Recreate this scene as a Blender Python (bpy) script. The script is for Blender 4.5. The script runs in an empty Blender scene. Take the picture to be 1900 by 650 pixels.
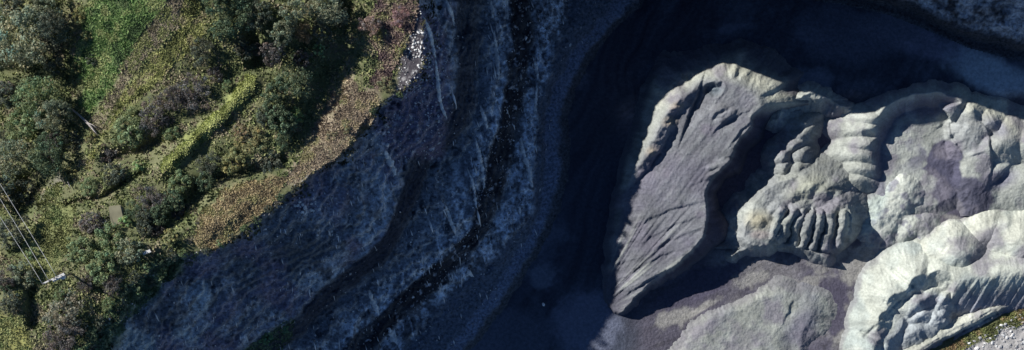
import bpy, math, random
import numpy as np

# ------------------------------------------------------------------ camera, sky, sun, exposure
scene = bpy.context.scene
COL = scene.collection
D = 260.0                      # height of the drone above the quarry floor (m)
PPM = 10.0                     # photograph pixels per metre at floor level
CU, CV = 950.0, 325.0

cam_data = bpy.data.cameras.new("camera")
cam_data.sensor_fit = 'HORIZONTAL'
cam_data.sensor_width = 36.0
cam_data.lens = 36.0 * D / 190.0
cam_data.clip_start = 1.0
cam_data.clip_end = 3000.0
cam = bpy.data.objects.new("camera", cam_data)
cam.location = (0, 0, D)
COL.objects.link(cam)
scene.camera = cam

SUN_EL = math.radians(28.0)
SDX, SDY = 1.0, -0.55          # direction the light travels over the ground (world x, y)
_n = math.hypot(SDX, SDY)
SDX, SDY = SDX / _n, SDY / _n

world = bpy.data.worlds.new("World")
scene.world = world
world.use_nodes = True
wn = world.node_tree.nodes
wl = world.node_tree.links
for n in list(wn):
    wn.remove(n)
sky = wn.new('ShaderNodeTexSky')
sky.sky_type = 'NISHITA'
sky.sun_disc = False
sky.sun_elevation = SUN_EL
sky.sun_rotation = math.atan2(-SDX, -SDY)
sky.air_density = 0.85
sky.altitude = 500.0
sky.dust_density = 0.0
sky.ozone_density = 5.5
bg = wn.new('ShaderNodeBackground')
bg.inputs['Strength'].default_value = 0.058
wo = wn.new('ShaderNodeOutputWorld')
wl.new(sky.outputs[0], bg.inputs['Color'])
wl.new(bg.outputs[0], wo.inputs['Surface'])

sun_data = bpy.data.lights.new("sun", 'SUN')
sun_data.energy = 5.0
sun_data.angle = math.radians(0.55)
sun_data.color = (1.0, 0.96, 0.90)
sun = bpy.data.objects.new("sun", sun_data)
COL.objects.link(sun)
_dx, _dy, _dz = SDX * math.cos(SUN_EL), SDY * math.cos(SUN_EL), -math.sin(SUN_EL)
from mathutils import Vector, Matrix
sun.rotation_euler = Vector((_dx, _dy, _dz)).to_track_quat('-Z', 'Y').to_euler()
sun.location = (-120, 40, 120)

scene.view_settings.view_transform = 'Standard'
scene.view_settings.look = 'None'
scene.view_settings.exposure = 0.35
scene.view_settings.gamma = 1.0
scene.cycles.max_bounces = 4

RNG = np.random.default_rng(7)
random.seed(7)

# ------------------------------------------------------------------ numeric helpers
def P(u, v, z):
    """photo pixel + height -> world point"""
    k = (D - z) / D / PPM
    return (u - CU) * k, (CV - v) * k, z

def _hash(ix, iy, seed):
    n = (ix.astype(np.int64) * 374761393 + iy.astype(np.int64) * 668265263 + seed * 1442695041) & 0x7fffffff
    n = ((n ^ (n >> 13)) * 1274126177) & 0x7fffffff
    n = ((n ^ (n >> 16)) * 2246822519) & 0x7fffffff
    return (n & 0xffff) / 65535.0

def vnoise(x, y, seed=0):
    ix = np.floor(x); iy = np.floor(y)
    fx = x - ix; fy = y - iy
    fx = fx * fx * fx * (fx * (fx * 6 - 15) + 10); fy = fy * fy * fy * (fy * (fy * 6 - 15) + 10)
    ix = ix.astype(np.int64); iy = iy.astype(np.int64)
    a = _hash(ix, iy, seed); b = _hash(ix + 1, iy, seed)
    c = _hash(ix, iy + 1, seed); d = _hash(ix + 1, iy + 1, seed)
    return (a * (1 - fx) + b * fx) * (1 - fy) + (c * (1 - fx) + d * fx) * fy * 1.0

def fbm(x, y, wl, octs=4, seed=0, gain=0.5):
    """fractal noise in -1..1, wl = longest wavelength in px"""
    s = np.zeros(np.broadcast(x, y).shape); a = 1.0; t = 0.0; f = 1.0 / wl
    for o in range(octs):
        c, sn = math.cos(o * 0.9 + seed), math.sin(o * 0.9 + seed)
        s += a * (vnoise((x * c - y * sn) * f + 13.7 * o, (x * sn + y * c) * f - 7.1 * o, seed * 17 + o) * 2 - 1)
        t += a; a *= gain; f *= 2.03
    return s / t

def ridged(x, y, wl, octs=4, seed=0):
    s = 0; a = 1.0; t = 0; f = 1.0 / wl
    for o in range(octs):
        c, sn = math.cos(o * 1.1 + seed), math.sin(o * 1.1 + seed)
        n = vnoise((x * c - y * sn) * f + 3.3 * o, (x * sn + y * c) * f + 9.2 * o, seed * 31 + o) * 2 - 1
        s = s + a * (1 - np.abs(n)); t += a; a *= 0.5; f *= 2.1
    return s / t

def aniso(u, v, ang_deg, wl_along, wl_across, octs=3, seed=0):
    a = math.radians(ang_deg)
    p = u * math.cos(a) - v * math.sin(a)       # along (angle measured counter-clockwise on the picture)
    q = u * math.sin(a) + v * math.cos(a)
    s = 0; am = 1.0; t = 0
    for o in range(octs):
        s = s + am * (vnoise(p / wl_along * 1.7 ** o + 5 * o, q / wl_across * 2.0 ** o, seed + o * 7) * 2 - 1)
        t += am; am *= 0.6
    return s / t

def sst(x, a, b):
    t = np.clip((x - a) / (b - a), 0, 1)
    return t * t * (3 - 2 * t)

def smooth_poly(pts, n=2, closed=True):
    p = np.array(pts, float)
    for _ in range(n):
        if closed:
            q = np.roll(p, -1, axis=0)
            a = p * .75 + q * .25; b = p * .25 + q * .75
            p = np.stack([a, b], 1).reshape(-1, p.shape[1])
        else:
            a = p[:-1] * .75 + p[1:] * .25; b = p[:-1] * .25 + p[1:] * .75
            p = np.concatenate([p[:1], np.stack([a, b], 1).reshape(-1, p.shape[1]), p[-1:]])
    return p

def seg_dist(u, v, pts, vals=None):
    """distance to an open polyline; also the interpolated value of the nearest point and the side"""
    best = np.full(u.shape, 1e9); val = np.zeros(u.shape); side = np.zeros(u.shape)
    for i in range(len(pts) - 1):
        ax, ay = pts[i][0], pts[i][1]; bx, by = pts[i + 1][0], pts[i + 1][1]
        dx, dy = bx - ax, by - ay
        t = np.clip(((u - ax) * dx + (v - ay) * dy) / (dx * dx + dy * dy + 1e-9), 0, 1)
        d = np.hypot(u - ax - t * dx, v - ay - t * dy)
        m = d < best
        best = np.where(m, d, best)
        if vals is not None:
            val = np.where(m, vals[i] * (1 - t) + vals[i + 1] * t, val)
        side = np.where(m, np.sign(dx * (v - ay) - dy * (u - ax)), side)
    return best, val, side

def poly_sdf(u, v, pts):
    """signed distance, positive inside"""
    pts = np.asarray(pts, float)
    d, _, _ = seg_dist(u, v, np.concatenate([pts, pts[:1]]))
    inside = np.zeros(u.shape, bool)
    n = len(pts); j = n - 1
    for i in range(n):
        xi, yi = pts[i]; xj, yj = pts[j]
        c = ((yi > v) != (yj > v)) & (u < (xj - xi) * (v - yi) / (yj - yi + 1e-12) + xi)
        inside ^= c
        j = i
    return np.where(inside, d, -d)

def ell(u, v, cu, cv, ru, rv, rot=0.0):
    a = math.radians(rot)
    x = (u - cu) * math.cos(a) - (v - cv) * math.sin(a)
    y = (u - cu) * math.sin(a) + (v - cv) * math.cos(a)
    return np.hypot(x / ru, y / rv)

def smax(a, b, k):
    h = np.clip(0.5 + 0.5 * (a - b) / k, 0, 1)
    return b * (1 - h) + a * h + k * h * (1 - h)

def smin(a, b, k):
    return -smax(-a, -b, k)

def pillow(u, v, cu, cv, ru, rv, h, rot=0.0):
    """rounded dump lobe; falls on below its foot"""
    e = ell(u, v, cu, cv, ru, rv, rot)
    return np.where(e < 1, h * (1 - e ** 2.2), -h * 1.6 * (e - 1))

def mixc(c, col, m):
    m = np.clip(m, 0, 1)[..., None]
    return c * (1 - m) + np.array(col) * m

def curve_u(pts):
    p = smooth_poly(pts, 2, closed=False)
    o = np.argsort(p[:, 1])
    pv, pu = p[o, 1], p[o, 0]
    return lambda v: np.interp(v, pv, pu)

# ------------------------------------------------------------------ terrain curves (photo pixels, top to bottom)
RIM = curve_u([(755, -700), (760, -150), (774, -20), (784, 30), (790, 70), (788, 108), (774, 142), (748, 168), (720, 184), (692, 202), (664, 250), (628, 292),
               (545, 342), (480, 405), (400, 460), (300, 478), (222, 545), (160, 650), (90, 760), (20, 1000), (-50, 1400)])
E2 = curve_u([(860, -700), (850, -100), (850, 0), (850, 80), (845, 150), (832, 215), (802, 262), (758, 300), (748, 350), (722, 410),
              (692, 462), (640, 500), (578, 545), (553, 590), (472, 640), (380, 720), (300, 1000), (250, 1400)])
D1R = curve_u([(905, -700), (893, -100), (890, 0), (890, 80), (884, 150), (872, 215), (845, 262), (800, 310), (785, 360), (758, 420),
               (728, 475), (672, 520), (608, 570), (580, 610), (500, 665), (410, 740), (330, 1000), (280, 1400)])
E3 = curve_u([(960, -700), (948, -100), (946, 0), (946, 60), (945, 110), (940, 150), (926, 200), (915, 250), (902, 310), (887, 360), (884, 400),
              (850, 455), (782, 510), (722, 570), (652, 630), (600, 700), (480, 1000), (400, 1400)])
D2R = curve_u([(1010, -700), (990, -100), (985, 0), (990, 60), (988, 110), (986, 150), (978, 200), (960, 265), (942, 330), (930, 400),
               (880, 470), (810, 545), (745, 600), (695, 648), (640, 720), (520, 1000), (440, 1400)])
E4 = curve_u([(1090, -700), (1060, -100), (1052, 0), (1050, 50), (1032, 100), (1008, 170), (1002, 230), (997, 330), (985, 400), (942, 450),
              (882, 510), (822, 560), (770, 630), (720, 700), (600, 1000), (500, 1400)])
TRK = curve_u([(1260, -700), (1190, -50), (1145, 0), (1095, 60), (1054, 110), (1024, 175), (1014, 240), (1013, 330), (1003, 390), (978, 440),
               (935, 510), (880, 580), (830, 645), (760, 740), (650, 1000), (540, 1400)])
E5 = curve_u([(1300, -700), (1225, -50), (1175, 0), (1124, 60), (1083, 110), (1049, 180), (1037, 240), (1038, 330), (1024, 385), (1000, 440),
              (958, 520), (905, 590), (850, 660), (790, 740), (680, 1000), (560, 1400)])

def rimu(u, v):
    return RIM(v) + 15 * fbm(u, v, 46, 3, 13) * sst(v, 150, 230) + 5 * fbm(u, v, 20, 2, 14)

def rim_z(v):
    return np.interp(v, [-700, -250, -90, 0, 140, 320, 420, 560, 700, 1400], [33, 32, 30.5, 29.0, 27.5, 30.5, 32.6, 34.5, 36.0, 36.0])

def north_foot(u):
    return np.interp(u, [700, 1100, 1300, 1450, 1560, 1650, 1720, 1800, 1900, 2100, 2700],
                     [-60, -55, -28, -10, 4, 24, 52, 86, 113, 150, 200])

def verge_line(u):     # foot of the heaps at the bottom right, beyond it grass and rubble
    return np.interp(u, [1600, 1690, 1740, 1790, 1840, 1900, 2000, 2700], [760, 672, 640, 612, 587, 553, 500, 300])

DITCH = [(125, 378), (150, 373), (190, 366), (215, 350), (240, 333), (262, 322)]
STRIP = [(475, 140), (445, 172), (405, 215), (360, 255), (325, 285), (300, 312)]

def hill_extra(u, v):
    z = fbm(u, v, 240, 4, 3) * 1.6 + fbm(u, v, 60, 3, 5) * 0.5
    z = z - 7.5 * sst(330 - u, 0, 380) * sst(520 - v, -60, 200)
    d, _, _ = seg_dist(u, v, STRIP)
    z = z + 1.1 * np.exp(-(d / 16) ** 2)
    d, _, _ = seg_dist(u, v, DITCH)
    z = z - 1.2 * np.exp(-(d / 6) ** 2)
    for pts, dep, wd in (([(104, -30), (136, 50), (112, 112), (134, 160), (140, 240), (116, 305)], 1.5, 18), ([(-30, 130), (60, 136)], 2, 14), ([(205, 292), (250, 286), (292, 262)], 2.6, 15),
                         ([(292, 425), (335, 398), (372, 350)], 2.6, 18), ([(400, 328), (480, 314), (525, 300)], 2.0, 13), ([(462, -20), (466, 60), (480, 115)], 2.6, 22), ([(640, 20), (640, 90), (598, 180), (566, 250)], 3.0, 30),
                         ([(-20, 400), (30, 400), (50, 340)], 3, 20), ([(60, 540), (62, 600)], 1.8, 12), ([(178, 520), (196, 560)], 1.2, 10)):
        d, _, _ = seg_dist(u, v, pts)
        z = z - dep * np.exp(-(d / wd) ** 2)
    z = z + 1.8 * np.clip(1 - ell(u, v, 440, 405, 95, 60, 35), 0, 1)
    return z

def ground_z(u, v, detail=True):
    u = np.asarray(u, float); v = np.asarray(v, float)
    wu = u + fbm(u, v, 70, 4, 11) * 9 + fbm(u, v, 18, 3, 12) * 6 if detail else u
    rz = rim_z(v)
    wide = sst(v, 380, 600)
    z2 = 20 - 5.5 * wide; z3 = z2 - 7 + 1 * wide; z4 = z3 - 2; z5 = 5.2 - 1.6 * wide; z6 = z5 - 0.8
    ks = [(rimu(u, v) if detail else RIM(v), rz), (E2(v), z2), (D1R(v), z3), (E3(v), z4), (D2R(v), z5), (E4(v), z6), (TRK(v), 1.7 + 0 * v), (E5(v), 1.3 + 0 * v),
          (E5(v) + 16, 0 * v)]
    z = np.zeros(np.broadcast(u, v).shape)
    steep = np.zeros_like(z)
    for (ua, za), (ub, zb) in zip(ks[:-1], ks[1:]):
        t = np.clip((wu - ua) / np.maximum(ub - ua, 1), 0, 1)
        m = (wu >= ua) & (wu < ub)
        z = np.where(m, za * (1 - t) + zb * t, z)
    # the hill left of the rim
    hill = wu < ks[0][0]
    blend = sst(ks[0][0] - wu, 0, 120)
    up = np.maximum(rz - 29, 0) * sst(-v, 0, 60)       # the rise beyond the top of the picture lies over the quarry only
    zh = rz - up * (1 - sst(u, 450, 720)) + hill_extra(u, v) * blend + 0.6 * blend
    z = np.where(hill, zh, z)
    # right of the track: the floor
    fl = wu >= ks[-1][0]
    zf = fbm(u, v, 260, 3, 21) * 0.5 + fbm(u, v, 40, 3, 22) * 0.10
    zf = zf + 0.7 * sst(u, 1150, 1350)
    zf = zf + 3.4 * sst(u, 1150, 1300) * sst(215 - v, 0, 50)
    zf = zf - 1.6 * np.clip(1.4 - ell(u, v, 1385, 325, 60, 90, -10), 0, 1)
    zf = zf - 1.2 * np.exp(-((u - 1180) / 120.0) ** 2) * sst(v, 0, 120)
    z = np.where(fl, zf * sst(wu - ks[-1][0], 0, 30), z)
    # rough rock on walls and benches
    wallm = sst(wu - ks[0][0], -5, 25) * (1 - sst(wu - E4(v), 0, 25))
    if detail:
        z = z + wallm * ((ridged(u, v, 46, 4, 31) - 0.6) * 1.7 + fbm(u, v, 10, 3, 32) * 0.5 + aniso(u + fbm(u, v, 40, 3, 36) * 12, v, 104, 50, 9, 3, 35) * 0.22)
        zq = z + fbm(u, v, 55, 3, 37) * 1.3; hs = 1.7; fr = zq / hs - np.floor(zq / hs)
        z = z + wallm * .8 * ((np.floor(zq / hs) + sst(fr, .5, .9)) * hs - zq)
        z = z + (1 - sst(wu - E4(v), 60, 120)) * sst(wu - E4(v), 0, 25) * fbm(u, v, 24, 3, 33) * 0.18
    # northern wall
    dn = north_foot(u) - v + fbm(u, v, 60, 4, 41) * 10 * (1 if detail else 0)
    w = sst(u, 980, 1180)
    zn = np.interp(dn, [-40, -8, 0, 24, 34, 150, 400], [0, 0.6, 1.2, 7.0, 7.6, 14, 16]) * w
    if detail:
        zn = zn + sst(dn, 0, 30) * ((ridged(u, v, 50, 4, 43) - .6) * 1.6 + fbm(u, v, 10, 3, 44) * 0.35)
    z = np.where((dn > -40) & (u > 1000), np.maximum(z, zn), z)
    zc = np.interp(v, [-75, -40, -22], [1, .97, 0]) * np.interp(u, [770, 926, 1066, 1115, 1150, 1200, 1234, 1308, 1435, 1512, 1607, 1900], [28.5, 26, 22.5, 22, 25, 27.5, 29, 29, 27.5, 28.5, 30.5, 32])  # out-of-view crest, heights shaped so its shadow edge meets the heaps
    z = np.where(u > 770, np.maximum(z, zc), z)
    # verge at the bottom right
    dv = v - verge_line(u)
    z = z + sst(dv, -6, 30) * (0.5 + fbm(u, v, 30, 3, 51) * 0.25 + fbm(u, v, 7, 2, 52) * 0.1)
    return z

# ------------------------------------------------------------------ materials
def new_mat(name):
    m = bpy.data.materials.new(name)
    m.use_nodes = True
    nt = m.node_tree
    b = nt.nodes['Principled BSDF']
    return m, nt, b

def attr_mat(name, rough=0.95, grain=0.18, grain_scale=3.0, bump=0.3, bump_scale=4.0, spec=0.1, bdist=.15):
    """albedo from the 'tint' attribute, broken up with two noises, fine bump"""
    m, nt, b = new_mat(name)
    N, L = nt.nodes, nt.links
    at = N.new('ShaderNodeAttribute'); at.attribute_name = 'tint'
    geo = N.new('ShaderNodeNewGeometry')
    n1 = N.new('ShaderNodeTexNoise'); n1.inputs['Scale'].default_value = grain_scale; n1.inputs['Detail'].default_value = 6
    n1.inputs['Roughness'].default_value = 0.7
    L.new(geo.outputs['Position'], n1.inputs['Vector'])
    mr = N.new('ShaderNodeMapRange'); mr.inputs[1].default_value = 0.3; mr.inputs[2].default_value = 0.7
    mr.inputs[3].default_value = 1 - grain; mr.inputs[4].default_value = 1 + grain
    L.new(n1.outputs['Fac'], mr.inputs[0])
    mul = N.new('ShaderNodeVectorMath'); mul.operation = 'SCALE'
    L.new(at.outputs['Color'], mul.inputs[0]); L.new(mr.outputs[0], mul.inputs['Scale'])
    L.new(mul.outputs[0], b.inputs['Base Color'])
    b.inputs['Roughness'].default_value = rough
    b.inputs['Specular IOR Level'].default_value = spec
    n2 = N.new('ShaderNodeTexNoise'); n2.inputs['Scale'].default_value = bump_scale; n2.inputs['Detail'].default_value = 5
    L.new(geo.outputs['Position'], n2.inputs['Vector'])
    bp = N.new('ShaderNodeBump'); bp.inputs['Strength'].default_value = bump; bp.inputs['Distance'].default_value = bdist
    L.new(n2.outputs['Fac'], bp.inputs['Height']); L.new(bp.outputs[0], b.inputs['Normal'])
    return m

def leaf_mat(name):
    """albedo = object colour x per-leaf tint"""
    m, nt, b = new_mat(name)
    N, L = nt.nodes, nt.links
    at = N.new('ShaderNodeAttribute'); at.attribute_name = 'tint'
    oi = N.new('ShaderNodeObjectInfo')
    mul = N.new('ShaderNodeVectorMath'); mul.operation = 'MULTIPLY'
    L.new(at.outputs['Color'], mul.inputs[0]); L.new(oi.outputs['Color'], mul.inputs[1])
    L.new(mul.outputs[0], b.inputs['Base Color'])
    b.inputs['Roughness'].default_value = 0.6
    b.inputs['Specular IOR Level'].default_value = 0.25
    tr = N.new('ShaderNodeBsdfTranslucent'); L.new(mul.outputs[0], tr.inputs['Color'])
    mx = N.new('ShaderNodeMixShader'); mx.inputs[0].default_value = 0.3
    L.new(b.outputs[0], mx.inputs[1]); L.new(tr.outputs[0], mx.inputs[2])
    L.new(mx.outputs[0], N['Material Output'].inputs['Surface'])
    return m

def plain_mat(name, col, rough=0.8, var=0.15, scale=6.0, metallic=0.0):
    m, nt, b = new_mat(name)
    N, L = nt.nodes, nt.links
    tc = N.new('ShaderNodeTexCoord')
    n1 = N.new('ShaderNodeTexNoise'); n1.inputs['Scale'].default_value = scale; n1.inputs['Detail'].default_value = 5
    L.new(tc.outputs['Object'], n1.inputs['Vector'])
    cr = N.new('ShaderNodeValToRGB')
    cr.color_ramp.elements[0].position = 0.3; cr.color_ramp.elements[1].position = 0.7
    cr.color_ramp.elements[0].color = (*[c * (1 - var * 1.6) for c in col], 1)
    cr.color_ramp.elements[1].color = (*[min(1, c * (1 + var)) for c in col], 1)
    L.new(n1.outputs['Fac'], cr.inputs[0]); L.new(cr.outputs[0], b.inputs['Base Color'])
    bp = N.new('ShaderNodeBump'); bp.inputs['Strength'].default_value = 0.3; bp.inputs['Distance'].default_value = 0.03
    L.new(n1.outputs['Fac'], bp.inputs['Height']); L.new(bp.outputs[0], b.inputs['Normal'])
    b.inputs['Roughness'].default_value = rough
    b.inputs['Metallic'].default_value = metallic
    return m

M_SOIL = attr_mat('hillside soil', grain=0.35, grain_scale=2.5, bump=0.5, bump_scale=3)
M_ROCK = attr_mat('quarry rock', grain=0.75, grain_scale=1.9, bump=1.0, bump_scale=1.7, bdist=.35)
M_FLOOR = attr_mat('quarry floor', grain=0.32, grain_scale=1.6, bump=0.6, bump_scale=2.2, bdist=.25)
M_SAND = attr_mat('tipped sand', grain=0.22, grain_scale=2.4, bump=0.6, bump_scale=2.4, bdist=.22)
M_VERGE = attr_mat('verge', grain=0.4, grain_scale=3, bump=0.5, bump_scale=4)
M_LEAF = leaf_mat('foliage')
M_GRASS = attr_mat('grass blades', grain=0.1, grain_scale=0.5, bump=0.0)
M_BARK = plain_mat('bark', (0.10, 0.085, 0.07))
M_DEAD = plain_mat('weathered dead wood', (0.36, 0.33, 0.31))
M_POLE = plain_mat('weathered pole wood', (0.22, 0.19, 0.16))
M_PALE = plain_mat('pale painted steel', (0.72, 0.71, 0.68), rough=0.5)
M_WIRE = plain_mat('aluminium wire', (0.75, 0.75, 0.74), rough=0.45)
M_CHALK = plain_mat('white chalk', (0.80, 0.80, 0.78), var=0.2, scale=2.0)
M_GREYROCK = plain_mat('grey limestone', (0.42, 0.42, 0.43), var=0.3, scale=2.0)
M_SLAB = plain_mat('mossy concrete', (0.21, 0.20, 0.13), var=0.15, scale=0.8)
M_CERAMIC = plain_mat('brown ceramic', (0.35, 0.30, 0.27), rough=0.3)

# ------------------------------------------------------------------ mesh helpers
def mesh_obj(name, verts, faces, mat, parent=None, tint=None, smooth=False):
    me = bpy.data.meshes.new(name)
    verts = np.asarray(verts, np.float32); faces = np.asarray(faces, np.int32)
    k = faces.shape[1]
    me.vertices.add(len(verts)); me.vertices.foreach_set('co', verts.ravel())
    me.loops.add(faces.size); me.loops.foreach_set('vertex_index', faces.ravel())
    me.polygons.add(len(faces))
    me.polygons.foreach_set('loop_start', np.arange(0, faces.size, k, dtype=np.int32))
    me.polygons.foreach_set('loop_total', np.full(len(faces), k, np.int32))
    if smooth:
        me.polygons.foreach_set('use_smooth', np.ones(len(faces), bool))
    if tint is not None:
        a = me.attributes.new('tint', 'FLOAT_COLOR', 'POINT')
        t = np.ones((len(verts), 4), np.float32); t[:, :3] = tint
        a.data.foreach_set('color', t.ravel())
    me.update(calc_edges=True)
    me.validate()
    me.materials.append(mat)
    o = bpy.data.objects.new(name, me)
    COL.objects.link(o)
    if parent is not None:
        o.parent = parent
    return o

def empty(name, loc=(0, 0, 0), rz=0.0):
    o = bpy.data.objects.new(name, None)
    o.empty_display_size = 0.3
    o.location = loc; o.rotation_euler = (0, 0, rz)
    COL.objects.link(o)
    return o

def tag(o, label=None, cat=None, group=None, kind=None):
    if label: o['label'] = label
    if cat: o['category'] = cat
    if group: o['group'] = group
    if kind: o['kind'] = kind
    return o

def grid_mesh(name, gu, gv, z, keep, mat, tint):
    """gu, gv, z: 2-D arrays; keep: face mask"""
    nv, nu = z.shape
    x, y, zz = P(gu, gv, z)
    co = np.stack([x, y, zz], -1).reshape(-1, 3)
    idx = np.arange(nv * nu).reshape(nv, nu)
    q = np.stack([idx[1:, :-1], idx[1:, 1:], idx[:-1, 1:], idx[:-1, :-1]], -1)[keep]
    used = np.unique(q)
    remap = np.full(nv * nu, -1, np.int64); remap[used] = np.arange(len(used))
    return mesh_obj(name, co[used], remap[q], mat, None, tint.reshape(-1, 3)[used], True)

def axis(a, b, step, lo, hi):
    core = np.arange(a, b + 0.1, step)
    left = []; s = step * 1.5; p = a
    while p > lo:
        p -= s; left.append(p); s = min(s * 1.25, 60)
    right = []; s = step * 1.5; p = core[-1]
    while p < hi:
        p += s; right.append(p); s = min(s * 1.25, 60)
    return np.array(left[::-1] + list(core) + right)

# ------------------------------------------------------------------ ground
AU = axis(-16, 1916, 2.1, -650, 2600)
AV = axis(-16, 666, 2.1, -650, 1300)
GU, GV = np.meshgrid(AU, AV)
GZ = ground_z(GU, GV)

def nsoft(sdf, u, v, wl, amp, w, seed):
    return sst(sdf + fbm(u, v, wl, 4, seed) * amp, -w, w)

wu = GU + fbm(GU, GV, 70, 4, 11) * 9 + fbm(GU, GV, 18, 3, 12) * 6
# hillside tints
soil = np.zeros(GU.shape + (3,)) + np.array((0.16, 0.165, 0.09))
soil = mixc(soil, (0.11, 0.13, 0.06), fbm(GU, GV, 50, 4, 61) * 1.6 + 0.3)
MEADOW = [(150, 15), (190, -30), (330, -40), (300, 10), (262, 60), (232, 105), (208, 165), (168, 212), (148, 195), (160, 150), (128, 132), (135, 105), (150, 60)]
BROWN = [(318, -30), (345, 10), (320, 60), (270, 110), (228, 170), (190, 245), (172, 245), (172, 215), (212, 165), (238, 100), (280, 45), (305, 0)]
OLIVE = [(350, -20), (385, 30), (380, 80), (330, 120), (280, 170), (235, 195), (195, 250), (168, 315), (150, 335), (160, 300), (185, 250), (228, 175), (275, 112), (325, 60)]
YELLOW = [(478, 138), (470, 165), (425, 218), (380, 258), (345, 285), (318, 318), (300, 320), (305, 295), (340, 262), (390, 215), (440, 165), (462, 140)]
GOLD = [(362, 440), (372, 398), (405, 362), (440, 342), (500, 335), (535, 330), (520, 352), (500, 385), (462, 410), (430, 440), (395, 466), (375, 460)]
RIMGRASS = [(640, 118), (652, 150), (668, 168), (700, 158), (712, 185), (672, 250), (632, 292), (588, 318), (545, 346), (520, 340), (545, 310), (575, 250), (596, 215), (618, 165), (630, 190), (640, 160)]
RIMRED = [(690, 20), (715, -30), (765, -30), (775, 30), (760, 80), (735, 120), (705, 170), (690, 150), (700, 100), (672, 60)]
LOWYEL = [(-40, 700), (-40, 600), (10, 585), (45, 590), (62, 640), (60, 700)]
SLOPEYEL = [(40, 500), (45, 450), (70, 405), (110, 375), (140, 378), (138, 430), (118, 480), (100, 518), (60, 525)]
PATH = [(62, 395), (75, 360), (108, 325), (120, 335), (108, 362), (85, 385)]
LOWPATH = [(150, 650), (180, 600), (215, 550), (255, 515), (295, 480), (345, 478), (330, 505), (290, 545), (240, 590), (205, 650)]
for poly, c, seed in ((MEADOW, (0.12, 0.18, 0.07), 1), (BROWN, (0.25, 0.22, 0.15), 2), (OLIVE, (0.24, 0.25, 0.10), 3), (YELLOW, (0.30, 0.33, 0.12), 4),
                      (GOLD, (0.33, 0.27, 0.16), 5), (RIMGRASS, (0.31, 0.26, 0.19), 6), (RIMRED, (0.15, 0.11, 0.09), 7), (LOWYEL, (0.30, 0.30, 0.11), 8),
                      (SLOPEYEL, (0.21, 0.23, 0.10), 9), (PATH, (0.19, 0.185, 0.15), 10)):
    soil = mixc(soil, c, nsoft(poly_sdf(GU, GV, poly), GU, GV, 30, 14, 8, seed) * np.clip(.85 + fbm(GU, GV, 26, 4, seed + 40) * .8, 0, 1))
RROCK = [(738, 70), (768, 20), (785, 10), (830, 60), (840, 200), (815, 290), (740, 300), (690, 240), (735, 165), (742, 120)]
rr = nsoft(poly_sdf(GU, GV, RROCK), GU, GV, 30, 12, 8, 79)
_sp = fbm(GU, GV, 7, 3, 71); _md = fbm(GU, GV, 34, 4, 72)
soil = mixc(soil, (0.09, 0.08, 0.10), rr * .9)
soil = mixc(soil, (0.50, 0.49, 0.48), rr * sst(_sp, 0.20, 0.5) * np.clip(0.6 + _md, 0, 1))
# walls and benches: dark rock faces, pale scree on the ledges
rock = np.zeros(GU.shape + (3,)) + np.array((0.17, 0.175, 0.18))
spk = fbm(GU, GV, 7, 3, 71); mid = fbm(GU, GV, 34, 4, 72); big = fbm(GU, GV, 110, 3, 73)
_w1 = fbm(GU, GV, 40, 3, 175) * 14; _w2 = fbm(GU, GV, 14, 3, 176) * 5
strk = aniso(GU + _w1 + _w2, GV, 104, 70, 8, 4, 74) * .7 + fbm(GU, GV, 20, 4, 177) * .6
def band(cu_a, cu_b, fa, fb):
    a = rimu(GU, GV) if cu_a is RIM else cu_a(GV); b = cu_b(GV)
    return sst(wu, a - fa, a + fa) * (1 - sst(wu, b - fb, b + fb))
slope0 = band(RIM, E2, 14, 8)
low = sst(GV, 430, 560)[..., None]
rock = mixc(rock, (0.40, 0.42, 0.44), slope0 * np.clip(0.5 + mid * 1.1 + spk * 1.0, 0, 1))
rock = mixc(rock, (0.60, 0.66, 0.66), slope0 * low[..., 0] * np.clip(0.25 + fbm(GU, GV, 60, 5, 178) * 1.6 + spk * .7, 0, .85))
rock = mixc(rock, (0.11, 0.12, 0.13), slope0 * np.clip(fbm(GU, GV, 90, 4, 170) * 1.7 + .05, 0, .8))
e2d = (E2(GV) - wu)
rock = mixc(rock, (0.62, 0.65, 0.66), slope0 * np.exp(-((e2d - 30) / 28.0) ** 2) * np.clip(.45 + spk * .8 + mid * .5, 0, 1))
rock = mixc(rock, (0.22, 0.18, 0.24), slope0 * np.clip(fbm(GU, GV, 60, 3, 75) * 1.6, 0, .7))
rock = mixc(rock, (0.48, 0.52, 0.50), nsoft(poly_sdf(GU, GV, [(195, 610), (235, 600), (280, 625), (310, 680), (210, 690)]), GU, GV, 20, 6, 8, 76) * .9)
rock = mixc(rock, (0.17, 0.22, 0.13), nsoft(poly_sdf(GU, GV, LOWPATH), GU, GV, 30, 14, 14, 77))
rock = mixc(rock, (0.07, 0.10, 0.05), nsoft(poly_sdf(GU, GV, [(440, 655), (500, 612), (545, 596), (540, 630), (500, 670)]), GU, GV, 12, 8, 6, 78) * .9)
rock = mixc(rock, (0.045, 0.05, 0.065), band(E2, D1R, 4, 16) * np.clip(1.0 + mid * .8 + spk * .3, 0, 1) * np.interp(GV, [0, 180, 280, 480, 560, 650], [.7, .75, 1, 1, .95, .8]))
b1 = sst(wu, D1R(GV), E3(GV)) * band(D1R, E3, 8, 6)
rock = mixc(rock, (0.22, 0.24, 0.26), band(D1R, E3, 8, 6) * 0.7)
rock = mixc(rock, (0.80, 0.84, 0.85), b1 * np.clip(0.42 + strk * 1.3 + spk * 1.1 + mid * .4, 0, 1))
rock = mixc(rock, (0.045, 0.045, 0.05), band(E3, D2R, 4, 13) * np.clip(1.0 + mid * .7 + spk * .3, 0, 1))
rock = mixc(rock, (0.45, 0.45, 0.46), band(E3, D2R, 3, 6) * (spk > 0.48) * .8)
b2 = band(D2R, E4, 10, 12)
rock = mixc(rock, (0.80, 0.84, 0.86), b2 * np.clip(0.45 + strk * 1.4 + spk * 1.1 + mid * .4, 0, 1))
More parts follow.
